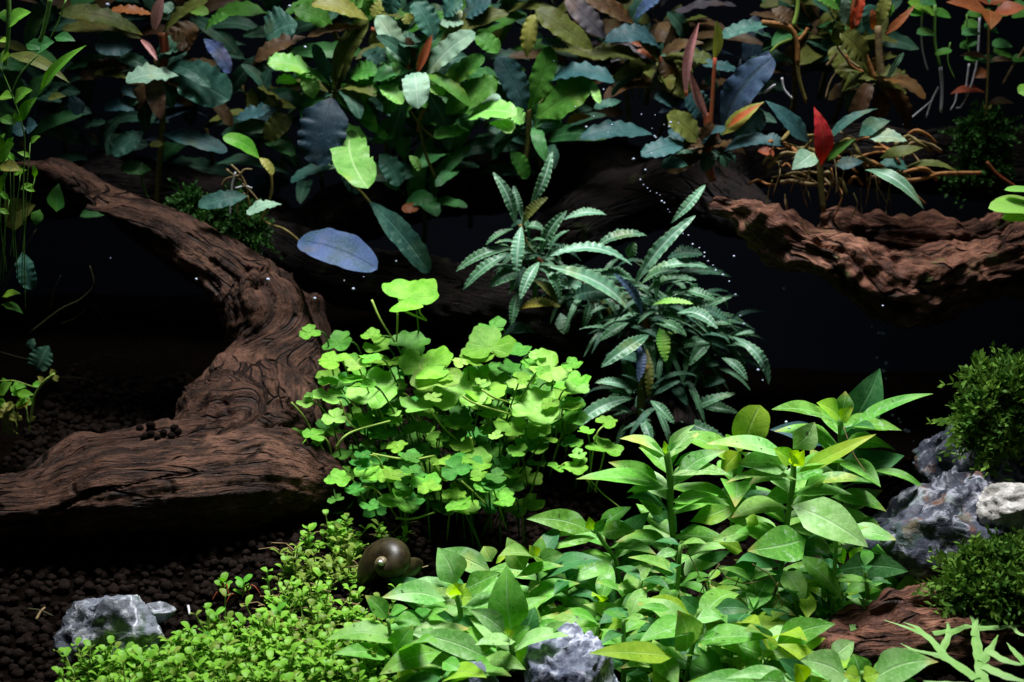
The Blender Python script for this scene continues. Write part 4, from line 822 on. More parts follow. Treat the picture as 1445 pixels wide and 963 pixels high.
rosette('largest rosette of wavy blue green strap leaves with red crown', zb, .245, [
  (556, 448, 748, 228, 54, 'bup', 35, 0, 0), (672, 252, 778, 134, 42, 'bup', 40, .008, .004), (558, 540, 298, 388, 60, 'bup', 50, -.006, -.012), (552, 382, 298, 354, 38, 'bup', 60, .002, -.004), (432, 332, 597, 290, 38, 'buc', 60, .008, .004), (582, 535, 495, 408, 36, 'bub', 35, -.010, -.006),
  (600, 402, 788, 390, 38, 'bup', 55, .004, 0), (590, 470, 752, 428, 34, 'buc', 55, 0, -.004), (615, 505, 740, 502, 24, 'bri', 60, -.01, -.01), (690, 530, 816, 578, 46, 'bup', 45, -.012, -.016), (700, 458, 812, 492, 34, 'buc', 50, -.002, -.006), (603, 598, 455, 698, 58, 'buc', 40, -.014, -.02),
  (572, 628, 570, 742, 42, 'bub', 25, -.014, -.016), (597, 640, 602, 795, 40, 'oli', 20, -.012, -.012), (640, 575, 655, 682, 56, 'grn', 25, -.010, -.014), (520, 470, 365, 480, 90, 'bud', 30, .006, .002), (600, 420, 640, 300, 40, 'buc', 40, .012, .01), (640, 440, 860, 420, 40, 'bud', 55, .008, .006),
  (580, 440, 700, 400, 36, 'buc', 50, 0), (560, 430, 440, 420, 44, 'buc', 55, .004), (540, 560, 450, 615, 40, 'buc', 50, -.006), (520, 560, 480, 600, 50, 'pae', 40, -.006), (620, 560, 720, 600, 40, 'buc', 45, -.008), (540, 360, 560, 310, 50, 'buc', 40, .01), (660, 360, 770, 350, 50, 'bud', 55, .01), (640, 620, 690, 590, 24, 'bri', 55, -.006)],
  (590, 560), [([(590, 540), (600, 600), (605, 680), (590, 780)], 26, 'stem_r')], fill=74, fr=175, fw=25)
rosette('lower rosette of wavy leaves on a thick olive stem at the base', zb, .225, [
  (558, 792, 353, 903, 56, 'bup', 45, -.004, -.014), (556, 772, 438, 745, 36, 'bup', 55, 0, -.004), (550, 800, 480, 770, 30, 'buc', 55, 0), (580, 860, 612, 935, 42, 'buc', 40, -.012, -.014), (608, 800, 682, 872, 40, 'buc', 45, -.008, -.01), (570, 780, 520, 660, 60, 'bud', 30, .004, .0), (600, 790, 700, 740, 40, 'bud', 50, .004), (540, 830, 430, 840, 36, 'buc', 50, 0), (590, 690, 470, 660, 46, 'bud', 50, .004)],
  (580, 820), [([(590, 690), (582, 760), (578, 850), (580, 900)], 30, 'stem_o')], fill=34, fr=150, fw=25)
rosette('right hand rosette with long arching leaves beside the bubble string', zb, .25, [
  (858, 602, 975, 752, 44, 'bup', 40, 0, -.008, dict(bend=.38)), (828, 668, 908, 738, 36, 'buc', 45, -.006, -.01), (795, 620, 728, 692, 46, 'buc', 40, -.006, -.01), (700, 842, 872, 778, 40, 'buc', 55, -.006, -.006), (690, 860, 842, 922, 46, 'buc', 50, -.014, -.018), (672, 752, 722, 815, 44, 'bud', 45, -.012, -.012), (660, 682, 560, 722, 50, 'bud', 50, -.008),
  (740, 520, 850, 560, 40, 'bud', 50, 0), (760, 600, 840, 640, 40, 'bud', 50, 0), (700, 700, 820, 690, 44, 'bud', 50, 0), (740, 760, 840, 740, 46, 'bud', 50, 0), (760, 820, 880, 840, 40, 'buc', 50, -.004), (800, 600, 740, 550, 44, 'buc', 50, 0), (860, 600, 930, 590, 26, 'bup', 60, .002), (690, 540, 780, 480, 40, 'buc', 50, .01), (700, 640, 800, 620, 40, 'buc', 50, -.004)],
  (760, 660), [([(780, 560), (765, 640), (720, 760)], 16, 'stem_o')], fill=74, fr=175, fw=25)

rosette('shaded wavy leaved plant filling in between the left and largest rosettes', zb, .268, [(430, 450, 360, 380, 36, 'buc', 50), (430, 460, 500, 400, 36, 'buc', 50), (420, 470, 330, 440, 36, 'bup', 50), (430, 480, 400, 580, 36, 'buc', 45), (440, 480, 500, 560, 34, 'oli', 45)], (425, 480), [([(425, 450), (430, 520), (440, 620)], 16, 'stem_o')], fill=46, fr=170, fw=26, fmat=('buc', 'buc', 'bud'))
rosette('shaded wavy leaved plant under the arching leaves of the right rosette', zb, .258, [(720, 560, 860, 480, 34, 'buc', 50), (720, 570, 880, 560, 34, 'buc', 50), (700, 600, 800, 700, 36, 'buc', 45)], (710, 540), [([(710, 520), (705, 600), (690, 720)], 16, 'stem_o')], fill=50, fr=180, fw=26, fmat=('buc', 'buc', 'bud'))

# ------------------------------------------------------------------ broad-leaved rhizome plants of the background
z1 = Z(0, 0, 3.008); z2 = Z(360, 0, 3.008); z3 = Z(720, 0, 3.008); z4 = Z(1075, 0, 3.008); z6 = Z(360, 310, 2.919); z5 = Z(0, 310, 2.919)
BN = dict(kind='wid', name='broad_leaf_plant')
rosette('olive and blue leaved plant with pink shoot above the arching driftwood', z1, .30, [
  (605, 150, 248, 58, 74, 'oli', 45, -.004, -.01), (600, 165, 262, 125, 60, 'oli', 40, 0, -.004), (645, 62, 470, 44, 36, 'rst', 55, .004), (655, 125, 692, -25, 46, 'pnk', 20, -.006, 0, dict(kind='spr')), (690, 145, 885, 0, 44, 'oli', 45, 0), (565, 205, 400, 192, 110, 'teb', 25, -.004, -.008), (555, 290, 340, 330, 80, 'brn', 45, 0), (545, 335, 400, 312, 40, 'yol', 50, -.004),
  (600, 170, 668, 258, 26, 'pnk', 30, -.008, -.008, dict(kind='spr')), (757, 322, 535, 348, 72, 'pae', 60, -.012, -.016), (735, 290, 975, 425, 170, 'tea', 30, 0, -.004), (865, 165, 975, 312, 72, 'blu', 35, -.006, -.006), (715, 245, 825, 100, 120, 'brn', 30, .006, .006), (595, 462, 440, 462, 66, 'teb', 45, 0), (610, 560, 468, 655, 90, 'tea', 30, 0), (690, 572, 965, 645, 76, 'teb', 45, -.004, -.006),
  (640, 722, 512, 712, 66, 'drk', 40, 0), (700, 612, 635, 618, 30, 'yol', 40, -.004), (360, 440, 300, 470, 90, 'teb', 30, 0), (700, 200, 800, 180, 90, 'brn', 35, .006), (650, 420, 510, 380, 60, 'teb', 40, .004), (870, 130, 970, 70, 40, 'grn', 50, .004), (800, 40, 885, 60, 50, 'grn', 40, .006), (690, 20, 730, 50, 60, 'pae', 40, 0), (880, 400, 985, 540, 60, 'brn', 40, .01), (1000, 505, 1150, 470, 60, 'teb', 50, -.004, -.006)],
  (690, 330), [([(668, 250), (690, 380), (690, 540), (672, 760), (665, 900)], 30, 'stem_o'), ([(690, 140), (700, 220), (690, 300)], 40, 'stem_r'), ([(640, 720), (600, 760), (650, 890)], 12, 'stem_g')], fill=20, fr=250, fmat=('tea', 'bud', 'bud', 'brn'), fw=84, **BN)
rosette('green leaved plant with one upright olive leaf and a dark navy leaf', z2, .305, [
  (350, 390, 478, 82, 92, 'oli', 25, -.004, .002), (335, 330, 248, 188, 60, 'tea', 35, 0), (315, 390, 262, 248, 46, 'tea', 35, .002), (245, 305, 52, 268, 78, 'bri', 45, -.006, -.012), (182, 350, 88, 348, 44, 'bri', 50, -.012), (250, 420, 205, 318, 80, 'bri', 35, -.01), (215, 158, 0, 262, 62, 'brn', 50, 0), (180, 100, 48, 165, 150, 'tea', 35, .004, .002), (335, 125, 165, 38, 90, 'grn', 40, 0), (480, 85, 238, 18, 66, 'yol', 45, -.004),
  (325, 415, 262, 705, 190, 'nav', 12, -.012, -.016), (405, 552, 478, 800, 150, 'bri', 45, -.01, -.05, dict(bend=.03)), (362, 680, 432, 825, 76, 'teb', 25, -.006), (528, 655, 615, 788, 100, 'tea', 30, -.008), (162, 488, 45, 595, 96, 'oli', 30, -.006), (335, 710, 150, 775, 46, 'tea', 55, -.012), (60, 380, 230, 480, 60, 'tea', 45, 0), (0, 480, 95, 500, 70, 'teb', 45, 0), (40, 610, 170, 660, 56, 'drk', 45, -.004), (360, 60, 460, 0, 80, 'grn', 40, .004),
  (470, 220, 560, 300, 70, 'tea', 35, .006), (460, 120, 220, 160, 34, 'brn', 60, -.004), (480, 70, 440, -30, 80, 'grn', 35, .004), (560, 0, 500, 70, 60, 'yol', 40, .004)],
  (345, 400), [([(345, 380), (340, 440), (320, 560), (330, 700)], 30, 'stem_o'), ([(300, 270), (310, 350), (320, 400)], 16, 'stem_o')], fill=20, fr=250, fmat=('grn', 'bud', 'oli', 'drk'), fw=80, **BN)
rosette('pale green leaved plant with brown spear shoot and holed hanging leaf', z2, .30, [
  (655, 282, 520, 65, 104, 'pae', 35, 0, .002), (690, 305, 752, 148, 36, 'rst', 25, -.006, 0, dict(kind='spr')), (760, 225, 1078, 55, 74, 'oli', 45, 0, 0), (728, 322, 935, 138, 92, 'pae', 40, -.006, -.006), (930, 140, 1035, 222, 84, 'grn', 45, -.004), (780, 385, 975, 238, 84, 'grn', 40, -.004), (675, 310, 692, 462, 124, 'pae', 40, -.014, -.022, dict(bend=.2)), (740, 368, 803, 402, 54, 'bri', 55, -.012), (522, 365, 628, 442, 66, 'bri', 45, -.008),
  (400, 330, 520, 300, 80, 'grn', 45, 0), (520, 330, 620, 290, 84, 'grn', 40, -.004), (420, 420, 520, 360, 90, 'grn', 40, -.004), (545, 480, 600, 440, 60, 'drk', 40, 0), (560, 60, 600, -20, 90, 'tea', 35, .004), (762, 172, 675, 8, 108, 'tea', 35, 0, .004), (800, 70, 880, 0, 80, 'tea', 40, .006), (880, 70, 1000, 0, 90, 'teb', 45, .004), (800, 485, 1035, 338, 116, 'grn', 40, -.006), (890, 512, 1110, 488, 74, 'bri', 55, -.014, -.018),
  (1000, 520, 1090, 565, 60, 'bri', 45, -.016, -.018), (910, 555, 758, 582, 56, 'grn', 55, -.008), (655, 660, 700, 725, 40, 'bri', 40, -.01), (640, 860, 760, 850, 70, 'drk', 35, 0), (700, 880, 622, 890, 48, 'rst', 40, -.004), (520, 560, 560, 590, 40, 'grn', 40, 0), (640, 60, 660, 100, 60, 'yol', 35, -.004), (780, 100, 900, 80, 70, 'pae', 50, .006), (960, 440, 1045, 420, 36, 'pae', 60, -.01),
  (700, 260, 640, 160, 40, 'brn', 40, .002), (1150, 480, 1030, 240, 120, 'teb', 30, .002, .004), (500, 600, 620, 520, 90, 'drk', 35, .01)],
  (670, 330), [([(492, 125), (580, 165), (630, 230), (655, 300)], 22, 'stem_r'), ([(660, 470), (700, 530), (760, 590)], 12, 'stem_o'), ([(690, 500), (720, 640), (765, 760)], 16, 'stem_o'), ([(730, 450), (700, 500), (690, 560)], 18, 'root_o')], fill=30, fr=270, fmat=('grn', 'drk', 'bud', 'bud'), fw=84, **BN)
blp = thing('broad_leaf_plant', z6(120, 20, .25), 'low plant with a single smooth blue leaf and long green leaf over dark wood', 'rhizome plant')
leaves(blp, z6, .235, 'wid', [(178, 88, 503, 205, 138, 'blu', 50, 0, -.012, dict(ruf=.03, rn=3, prof='rnd', bend=.10)), (470, -75, 718, 218, 112, 'tea', 30, .02, .005, dict(ruf=.03))])
stem(blp, z6, .24, [(182, 90), (120, 40), (60, 20, .02), (0, -20, .05)], 12, 'stem_o'); stem(blp, z6, .255, [(472, -72), (430, -120, .02), (380, -150, .05)], 12, 'stem_o')
rosette('plant with olive and bright green wavy leaves left of the bubble string', z3, .31, [
  (72, 470, 172, 198, 110, 'grn', 25, -.004, .002), (70, 245, 102, 62, 74, 'yol', 25, 0, .004), (110, 500, 345, 345, 130, 'grn', 40, -.006, -.006), (345, 345, 380, 440, 40, 'bri', 40, -.01, -.012), (155, 352, 445, 352, 66, 'teb', 55, -.006, -.008, dict(bend=.18)), (250, 205, 130, 180, 44, 'teb', 50, 0), (352, 212, 105, 42, 104, 'oli', 40, 0, 0), (345, 495, 242, 522, 36, 'rst', 45, -.008),
  (470, 430, 355, 460, 40, 'tea', 50, 0), (605, 572, 296, 588, 72, 'teb', 55, -.01, -.014), (60, 520, 0, 480, 70, 'bri', 45, -.012), (90, 560, 200, 540, 50, 'tea', 45, 0), (0, 640, 70, 760, 70, 'grn', 35, -.004), (60, 480, -30, 330, 60, 'tea', 35, .004)],
  (90, 530), [([(75, 460), (80, 540), (70, 640), (60, 700)], 26, 'stem_o')], fill=16, fr=230, fmat=('bud', 'oli', 'drk', 'brn'), fw=72, **BN)
rosette('dark plant of olive, brown and blue edged leaves at the top', z3, .33, [
  (405, 165, 238, -10, 96, 'prp', 30, 0, .004), (525, 102, 318, -5, 66, 'brn', 40, -.004), (530, 82, 635, -5, 44, 'blu', 45, -.006), (642, 212, 402, 172, 74, 'teb', 50, -.01, -.01, dict(bend=.22)), (508, 178, 642, 262, 50, 'rst', 35, -.004), (565, 255, 338, 240, 72, 'oli', 50, -.004), (620, 262, 765, 410, 110, 'oli', 35, -.002), (640, 240, 700, 340, 80, 'brn', 35, -.006), (710, 462, 612, 408, 56, 'teb', 45, -.008),
  (780, 260, 960, 300, 44, 'teb', 50, 0), (560, 300, 610, 280, 24, 'yol', 40, -.014), (820, 330, 880, 380, 40, 'tea', 40, 0), (700, 240, 860, 260, 60, 'oli', 45, .004)],
  (620, 270), [([(620, 250), (650, 340), (690, 460), (720, 560)], 24, 'stem_o')], fill=18, fr=240, fmat=('bud', 'brn', 'prp', 'oli'), fw=72, **BN)
rosette('plant with pink spear shoots, a pale bud and violet blue leaf', z3, .285, [
  (745, 385, 802, 95, 40, 'pnk', 10, -.004, .0, dict(kind='spr')), (832, 495, 762, 302, 36, 'pnk', 15, -.008, -.008, dict(kind='spr')), (868, 245, 876, 88, 42, 'yol', 10, -.004, -.004, dict(kind='spr')), (900, 545, 1115, 245, 130, 'bub', 35, 0, -.004), (960, 430, 1110, 260, 60, 'blu', 45, .003, -.002), (898, 575, 1078, 432, 58, 'yol', 40, -.008, -.010, dict(kind='lng')), (920, 545, 1070, 440, 24, 'rst', 45, -.011, -.013, dict(kind='lng')), (825, 500, 750, 395, 110, 'teb', 30, .004),
  (955, 590, 1075, 475, 120, 'teb', 30, .004), (908, 645, 1115, 600, 56, 'teb', 50, -.008, -.012, dict(bend=.2)), (803, 605, 662, 490, 100, 'oli', 40, -.004), (742, 612, 556, 662, 84, 'teb', 50, -.01, -.012), (752, 702, 642, 708, 54, 'tea', 50, -.012), (1050, 640, 1120, 660, 40, 'rst', 40, -.006), (820, 620, 900, 600, 40, 'brn', 45, -.006)],
  (832, 640), [([(845, 610), (858, 420), (869, 240)], 20, 'stem_r'), ([(838, 650), (836, 560), (830, 480)], 30, 'stem_r'), ([(745, 380), (760, 470), (820, 620)], 16, 'stem_r'), ([(835, 600), (835, 690), (860, 770)], 40, 'stem_r')], fill=18, fr=190, fmat=('bud', 'teb', 'brn'), fw=90, **BN)
rosette('orange jointed rhizome with a floating dark edged leaf', z4, .29, [(35, 110, -180, 165, 56, 'tea', 55, 0, -.004), (30, 220, -30, 330, 80, 'bub', 40, 0), (40, 40, 130, 90, 60, 'brn', 35, .004)], (150, 250),
  [([(0, 98), (70, 105), (125, 125), (150, 190), (152, 270)], 28, 'root_o'), ([(135, 110), (150, 50), (155, -20)], 20, 'stem_y'), ([(125, 165), (70, 190), (35, 225)], 14, 'stem_y'), ([(155, 175), (185, 140), (195, 120)], 20, 'root_o'), ([(150, 260), (160, 340), (190, 440)], 18, 'stem_o'), ([(85, 330), (95, 380), (130, 420)], 10, 'root_w'), ([(10, 395), (40, 372), (58, 360)], 13, 'root_w')], **BN)
rosette('plant of reddish and olive upright stalks beside white rooted stems', z4, .29, [
  (445, 265, 335, 140, 96, 'oli', 30, -.004), (378, 132, 422, -25, 50, 'red', 25, 0, .002), (490, 115, 535, -25, 60, 'yol', 25, 0, .002), (520, 152, 652, 22, 32, 'rst', 40, -.004, -.004, dict(kind='lng')), (528, 342, 602, 222, 26, 'bup', 35, -.004), (350, 110, 360, -20, 50, 'pae', 30, .004), (320, 200, 330, 90, 60, 'oli', 35, 0), (380, 350, 300, 200, 110, 'oli', 25, .008, .006), (470, 130, 470, 40, 30, 'rst', 30, -.003), (520, 80, 560, 20, 44, 'grn', 40, .003), (330, 40, 230, -10, 40, 'grn', 45, 0), (460, 150, 450, 20, 90, 'tea', 30, .01)],
  (480, 340), [([(512, 345), (500, 250), (492, 110)], 34, 'root_t'), ([(480, 340), (445, 250), (435, 220)], 26, 'root_o'), ([(430, 310), (380, 280), (355, 235)], 18, 'root_o'), ([(415, 290), (360, 250), (320, 200)], 14, 'root_t'), ([(275, 280), (300, 250), (320, 225)], 14, 'root_t'), ([(400, 120), (385, 60), (400, -20)], 26, 'stem_r'), ([(450, 360), (440, 400), (440, 450)], 16, 'root_t'), ([(270, 420), (290, 350), (320, 300)], 9, 'root_t')], fill=16, fr=200, fmat=('oli', 'bud', 'brn'), fw=90, **BN)
rosette('plant with one red leaf and tangled orange roots on the reddish driftwood', z4, .262, [
  (252, 705, 222, 455, 72, 'red', 15, -.004, 0), (202, 612, 15, 428, 66, 'teb', 40, 0, -.004), (222, 650, 128, 722, 84, 'pae', 35, -.008, -.012), (270, 612, 492, 462, 34, 'tea', 55, 0, 0), (412, 580, 545, 515, 62, 'tea', 45, -.004), (450, 588, 618, 602, 54, 'pae', 55, -.008, -.01), (500, 672, 685, 628, 46, 'oli', 50, -.004), (310, 702, 432, 688, 50, 'teb', 40, -.006), (438, 722, 688, 890, 46, 'bup', 45, -.01, -.02, dict(bend=.2)), (500, 690, 620, 720, 60, 'tea', 45, 0),
  (600, 715, 840, 735, 26, 'oli', 55, -.006, -.008, dict(bend=.16)), (270, 690, 400, 590, 40, 'grn', 45, .002), (0, 590, 95, 620, 50, 'teb', 50, .004), (290, 680, 340, 600, 40, 'oli', 40, .002)],
  (250, 720), [([(250, 640), (248, 740), (262, 900)], 30, 'stem_o'), ([(590, 770), (680, 760), (760, 738), (930, 735)], 22, 'root_o'), ([(570, 745), (660, 720), (760, 745)], 16, 'root_o')], kind='lng', name='broad_leaf_plant')
rts = thing('loose_roots', z4(320, 760, .268), 'mat of tangled orange brown roots lying on the reddish driftwood', 'roots')
for i in range(70):
    x, y = random.uniform(-60, 620), random.uniform(590, 790); a = random.uniform(-.5, .5); ln = random.uniform(60, 190)
    if i < 22: pts = [(x, y + 60, random.uniform(-.01, .01)), (x + random.uniform(-20, 20), y + 110, random.uniform(-.01, .0)), (x + random.uniform(-30, 30), min(935, y + 200), -.006)]
    else: pts = [(x, y, random.uniform(-.01, .02)), (x + ln * .35 * math.cos(a), y + ln * .3 * math.sin(a) - random.uniform(5, 40), random.uniform(-.01, .01)), (x + ln * .7 * math.cos(a), y + ln * .7 * math.sin(a), random.uniform(-.01, .01)), (x + ln * math.cos(a), y + ln * math.sin(a) + random.uniform(0, 60), 0)]
    stem(rts, z4, .268, pts, random.uniform(6, 22) if i >= 22 else random.uniform(4, 8), random.choice(('root_o', 'root_o', 'root_t', 'stem_o')), 'root')
arr = thing('loose_roots', z1(1010, 800, .27), 'small knot of white and tan roots hanging above the arching driftwood', 'roots')
for pts, m in (([(980, 700), (1020, 740), (1050, 800), (1050, 830)], 'root_t'), ([(1000, 730), (985, 790), (978, 880), (977, 935)], 'root_w'), ([(1015, 745), (960, 760), (940, 790)], 'root_t'), ([(1030, 780), (1070, 820), (1110, 870)], 'root_t'), ([(1000, 800), (1040, 790), (1070, 800)], 'root_w'), ([(1040, 820), (1010, 860), (1008, 930)], 'root_t'), ([(960, 720), (1000, 750), (1030, 770)], 'root_t'), ([(1050, 830), (1060, 880), (1050, 960)], 'root_t'), ([(1020, 740), (1040, 720), (1070, 720)], 'root_t'), ([(945, 850), (980, 830), (1010, 800)], 'root_t')):
    stem(arr, z1, .268, pts, 11, m, 'root', 6)
sp1 = thing('broad_leaf_plant', z1(1050, 900, .26), 'few small green leaves around the white root knot', 'rhizome plant')
leaves(sp1, z1, .262, 'wid', [(1050, 832, 842, 876, 76, 'tea', 45, -.004, -.008), (1100, 672, 946, 582, 66, 'lst', 45, 0, -.006, dict(ruf=.01)), (1195, 868, 1048, 912, 44, 'pae', 55, -.006, -.01), (1100, 670, 1160, 740, 40, 'yol', 45, .002)])
stem(sp1, z1, .265, [(1050, 830), (1060, 900), (1040, 980)], 12, 'stem_o'); stem(sp1, z1, .265, [(1150, 730), (1150, 830), (1100, 960)], 14, 'stem_o')

rb = random.Random(11)
def backplant(px, py, Y, n, ln, w, mats, kind='wid'):  # mats: dark leaf colours that paint in the dimness of the back
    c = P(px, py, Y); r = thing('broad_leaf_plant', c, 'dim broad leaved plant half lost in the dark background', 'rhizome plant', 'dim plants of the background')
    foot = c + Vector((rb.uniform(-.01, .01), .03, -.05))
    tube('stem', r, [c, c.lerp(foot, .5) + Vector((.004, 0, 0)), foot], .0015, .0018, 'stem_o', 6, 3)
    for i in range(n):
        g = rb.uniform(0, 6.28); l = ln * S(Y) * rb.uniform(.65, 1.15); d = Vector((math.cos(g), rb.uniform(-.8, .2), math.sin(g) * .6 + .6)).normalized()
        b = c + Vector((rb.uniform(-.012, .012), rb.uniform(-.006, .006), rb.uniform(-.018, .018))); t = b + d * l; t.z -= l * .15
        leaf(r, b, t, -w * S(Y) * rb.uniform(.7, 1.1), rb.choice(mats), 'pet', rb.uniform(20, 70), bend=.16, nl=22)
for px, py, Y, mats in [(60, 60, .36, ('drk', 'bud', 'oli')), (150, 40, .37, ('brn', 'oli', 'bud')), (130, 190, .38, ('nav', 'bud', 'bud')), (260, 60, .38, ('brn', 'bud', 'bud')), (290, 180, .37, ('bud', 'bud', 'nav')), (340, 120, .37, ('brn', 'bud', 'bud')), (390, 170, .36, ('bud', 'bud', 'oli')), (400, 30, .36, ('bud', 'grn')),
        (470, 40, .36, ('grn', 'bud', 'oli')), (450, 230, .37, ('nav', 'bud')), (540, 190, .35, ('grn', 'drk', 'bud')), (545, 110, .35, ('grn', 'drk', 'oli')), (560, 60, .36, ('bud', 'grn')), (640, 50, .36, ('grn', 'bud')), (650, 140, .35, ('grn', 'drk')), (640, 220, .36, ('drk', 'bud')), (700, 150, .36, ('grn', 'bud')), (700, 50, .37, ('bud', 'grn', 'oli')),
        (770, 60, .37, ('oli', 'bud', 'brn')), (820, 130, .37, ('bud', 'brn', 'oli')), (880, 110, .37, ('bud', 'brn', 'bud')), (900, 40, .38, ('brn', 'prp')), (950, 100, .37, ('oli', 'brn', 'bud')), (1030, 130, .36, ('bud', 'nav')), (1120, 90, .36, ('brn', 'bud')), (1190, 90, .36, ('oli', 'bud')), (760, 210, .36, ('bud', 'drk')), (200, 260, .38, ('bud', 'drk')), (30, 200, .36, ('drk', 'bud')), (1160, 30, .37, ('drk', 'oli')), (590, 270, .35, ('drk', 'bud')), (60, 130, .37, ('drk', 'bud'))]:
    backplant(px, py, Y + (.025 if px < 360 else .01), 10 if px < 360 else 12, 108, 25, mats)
# ------------------------------------------------------------------ fine stem plants at the edges
r = thing('stem_plant', z1(95, 960, 0.15), 'bright green narrow leaved stem plant at the left edge', 'stem plant')
for pts in ([(0, 285), (45, 390), (85, 500), (105, 600), (100, 760), (98, 960)], [(160, 235), (90, 310), (50, 390)], [(35, -20), (38, 60), (35, 140), (20, 280)], [(215, -10), (195, 90), (170, 180)], [(0, 820), (15, 770), (35, 700)], [(280, 0), (250, 90), (212, 165)]): stem(r, z1, 0.15, pts, 7 if pts[0][0] not in (35, 215) else 20, 'stem_g')
leaves(r, z1, 0.15, 'lan', [(35, 118, 132, 52, 44, 'lst', 45), (165, 402, 366, 193, 36, 'lst', 45), (60, 440, 138, 383, 40, 'lst', 45), (90, 520, 160, 412, 40, 'lst', 40), (80, 520, 60, 480, 36, 'lst', 35), (0, 690, 60, 608, 60, 'lst', 40), (0, 262, 48, 235, 34, 'lst', 50), (110, 545, 50, 560, 66, 'teb', 35, .01), (110, 545, 160, 530, 60, 'teb', 35, .01), (20, 232, 98 * 3.0, 352, 50, 'oli', 45, .01), (0, 410, 60, 415, 40, 'lst', 50), (0, 500, 70, 530, 40, 'grn', 45), (0, 640, -30, 560, 60, 'lst', 40), (0, 700, 90, 725, 50, 'yol', 50), (0, 170, 25, 180, 26, 'lst', 50), (0, 820, 35, 730, 30, 'lst', 30), (20, 40, 30, 100, 50, 'grn', 30, .01),
   (150, 210, 230, 180, 60, 'drk', 40, .02), (230, 160, 320, 175, 40, 'drk', 45, .02), (110, 190, 190, 210, 50, 'drk', 40, .02), (240, 900, 250, 780, 70, 'drk', 30, .04), (20, 960, 150, 870, 120, 'oli', 30, .03), (170, 890, 150, 960, 50, 'grn', 30, .02), (200, 420, 280, 410, 30, 'oli', 45, .01)])
gr_ = thing('stem_plant', z1(20, 1300, .17), 'fine grassy green stems along the left edge in front of the arch', 'stem plant')
for i in range(9):
    x0 = -20 + 16 * i; xt = x0 + random.uniform(-30, 60); y0 = random.uniform(1050, 1350); yt = random.uniform(560, 900)
    stem(gr_, z1, .17, [(x0, y0, random.uniform(0, .02)), ((x0 + xt) / 2 + random.uniform(-20, 20), (y0 + yt) / 2), (xt, yt)], 5, 'stem_g')
    leaves(gr_, z1, .17, 'lan', [(xt, yt, xt + random.uniform(-50, 60), yt - random.uniform(20, 60), 22, 'lst', 40), (xt, yt + 60, xt + random.choice((-55, 55)), yt + 40, 22, 'lst', 45)])
r = thing('stem_plant', z5(40, 470, .22), 'dim stems with a torn teal leaf under the arch end', 'stem plant')
for pts in ([(150, 40), (80, 150), (30, 260), (0, 330)], [(95, 0), (70, 130), (10, 290)], [(380, 345), (450, 440), (505, 530)], [(505, 530), (390, 575), (280, 605)], [(240, 650), (340, 655), (440, 700), (525, 775)], [(0, 545), (90, 570), (150, 580)], [(205, 380), (220, 300), (250, 230)], [(250, 430), (300, 410), (350, 375)]): stem(r, z5, .27, pts, 3, 'stem_k')
stem(r, z5, .22, [(120, 470), (250, 370), (330, 330), (385, 270), (370, 190)], 11, 'stem_k', w1=5)
leaves(r, z5, .22, 'wid', [(92, 135, 132, 288, 84, 'tea', 30), (10, 320, 85, 305, 26, 'lst', 50, 0, 0, dict(kind='lan')), (5, 350, 95, 388, 30, 'grn', 50, 0, 0, dict(kind='lan')), (200, 520, 150, 620, 110, 'bud', 30, .03), (140, 490, 120, 530, 40, 'bud', 30, .02)])
r = thing('stem_plant', z5(60, 850, .20), 'small yellow green tuft on the soil behind the driftwood foot', 'stem plant')
stem(r, z5, .19, [(225, 635), (180, 670), (145, 720), (135, 770), (120, 850)], 12, 'stem_y'); stem(r, z5, .19, [(0, 665), (60, 665), (140, 690)], 6, 'stem_y')
for i in range(34):
    x, y = random.uniform(-20, 140), random.uniform(670, 850); g = random.uniform(0, 6.28)
    leaves(r, z5, .195, 'lan', [(x, y, x + 45 * math.cos(g), y + 22 * math.sin(g), 30, 'lst' if y < 760 else 'yol', 50)])
leaves(r, z5, .19, 'lan', [(70, 715, 140, 722, 34, 'lst', 45), (0, 720, 50, 670, 40, 'lst', 45), (225, 640, 210, 615, 26, 'yol', 40), (225, 640, 240, 668, 26, 'yol', 40), (180, 670, 155, 645, 22, 'yol', 40)])
for i in range(16):
    x = random.uniform(-10, 130); stem(r, z5, .197, [(x, random.uniform(760, 820)), (x + random.uniform(-15, 15), 850), (x + random.uniform(-15, 15), 885)], 5, 'stem_y')

r = thing('stem_plant', z4(760, 480, .33), 'green small leaved stems with white roots at upper right', 'stem plant')
for pts, w, m in (([(735, 20), (735, 180), (758, 290)], 14, 'stem_g'), ([(758, 285), (765, 380), (760, 480)], 16, 'root_w'), ([(750, 370), (720, 430), (698, 500)], 8, 'root_w'), ([(725, 425), (660, 480), (600, 530)], 7, 'root_w'), ([(680, 40), (678, 170), (690, 250), (705, 300)], 9, 'root_w'), ([(925, 60), (915, 250), (890, 360), (850, 450), (825, 460)], 10, 'root_w'), ([(880, 270), (870, 350), (865, 400)], 9, 'root_w'), ([(1120, 200), (1060, 290), (1022, 360)], 14, 'root_t'), ([(800, 180), (790, 260), (820, 340)], 6, 'stem_g'), ([(870, 60), (875, 200), (905, 280)], 7, 'stem_g'), ([(830, 380), (822, 430), (800, 470)], 8, 'root_w')):
    stem(r, z4, .33, pts, w, m, 'root' if m[0] == 'r' else 'stem')
gl = [(735, 60, 620, 10, 44, 'lst', 45, 0)]
for i in range(26):
    x, y = random.choice((680, 735, 800, 870, 925, 1000, 1060)), random.uniform(0, 280); sg = random.choice((-1, 1))
    gl.append((x, y, x + sg * random.uniform(45, 85), y + random.uniform(-20, 15), random.uniform(26, 44), 'grn' if random.random() < .7 else 'drk', 55, random.uniform(-.01, .01)))
leaves(r, z4, .33, 'ova', gl)
r = thing('stem_plant', z4(950, 520, .31), 'red leaved stem plant in the upper right corner', 'stem plant')
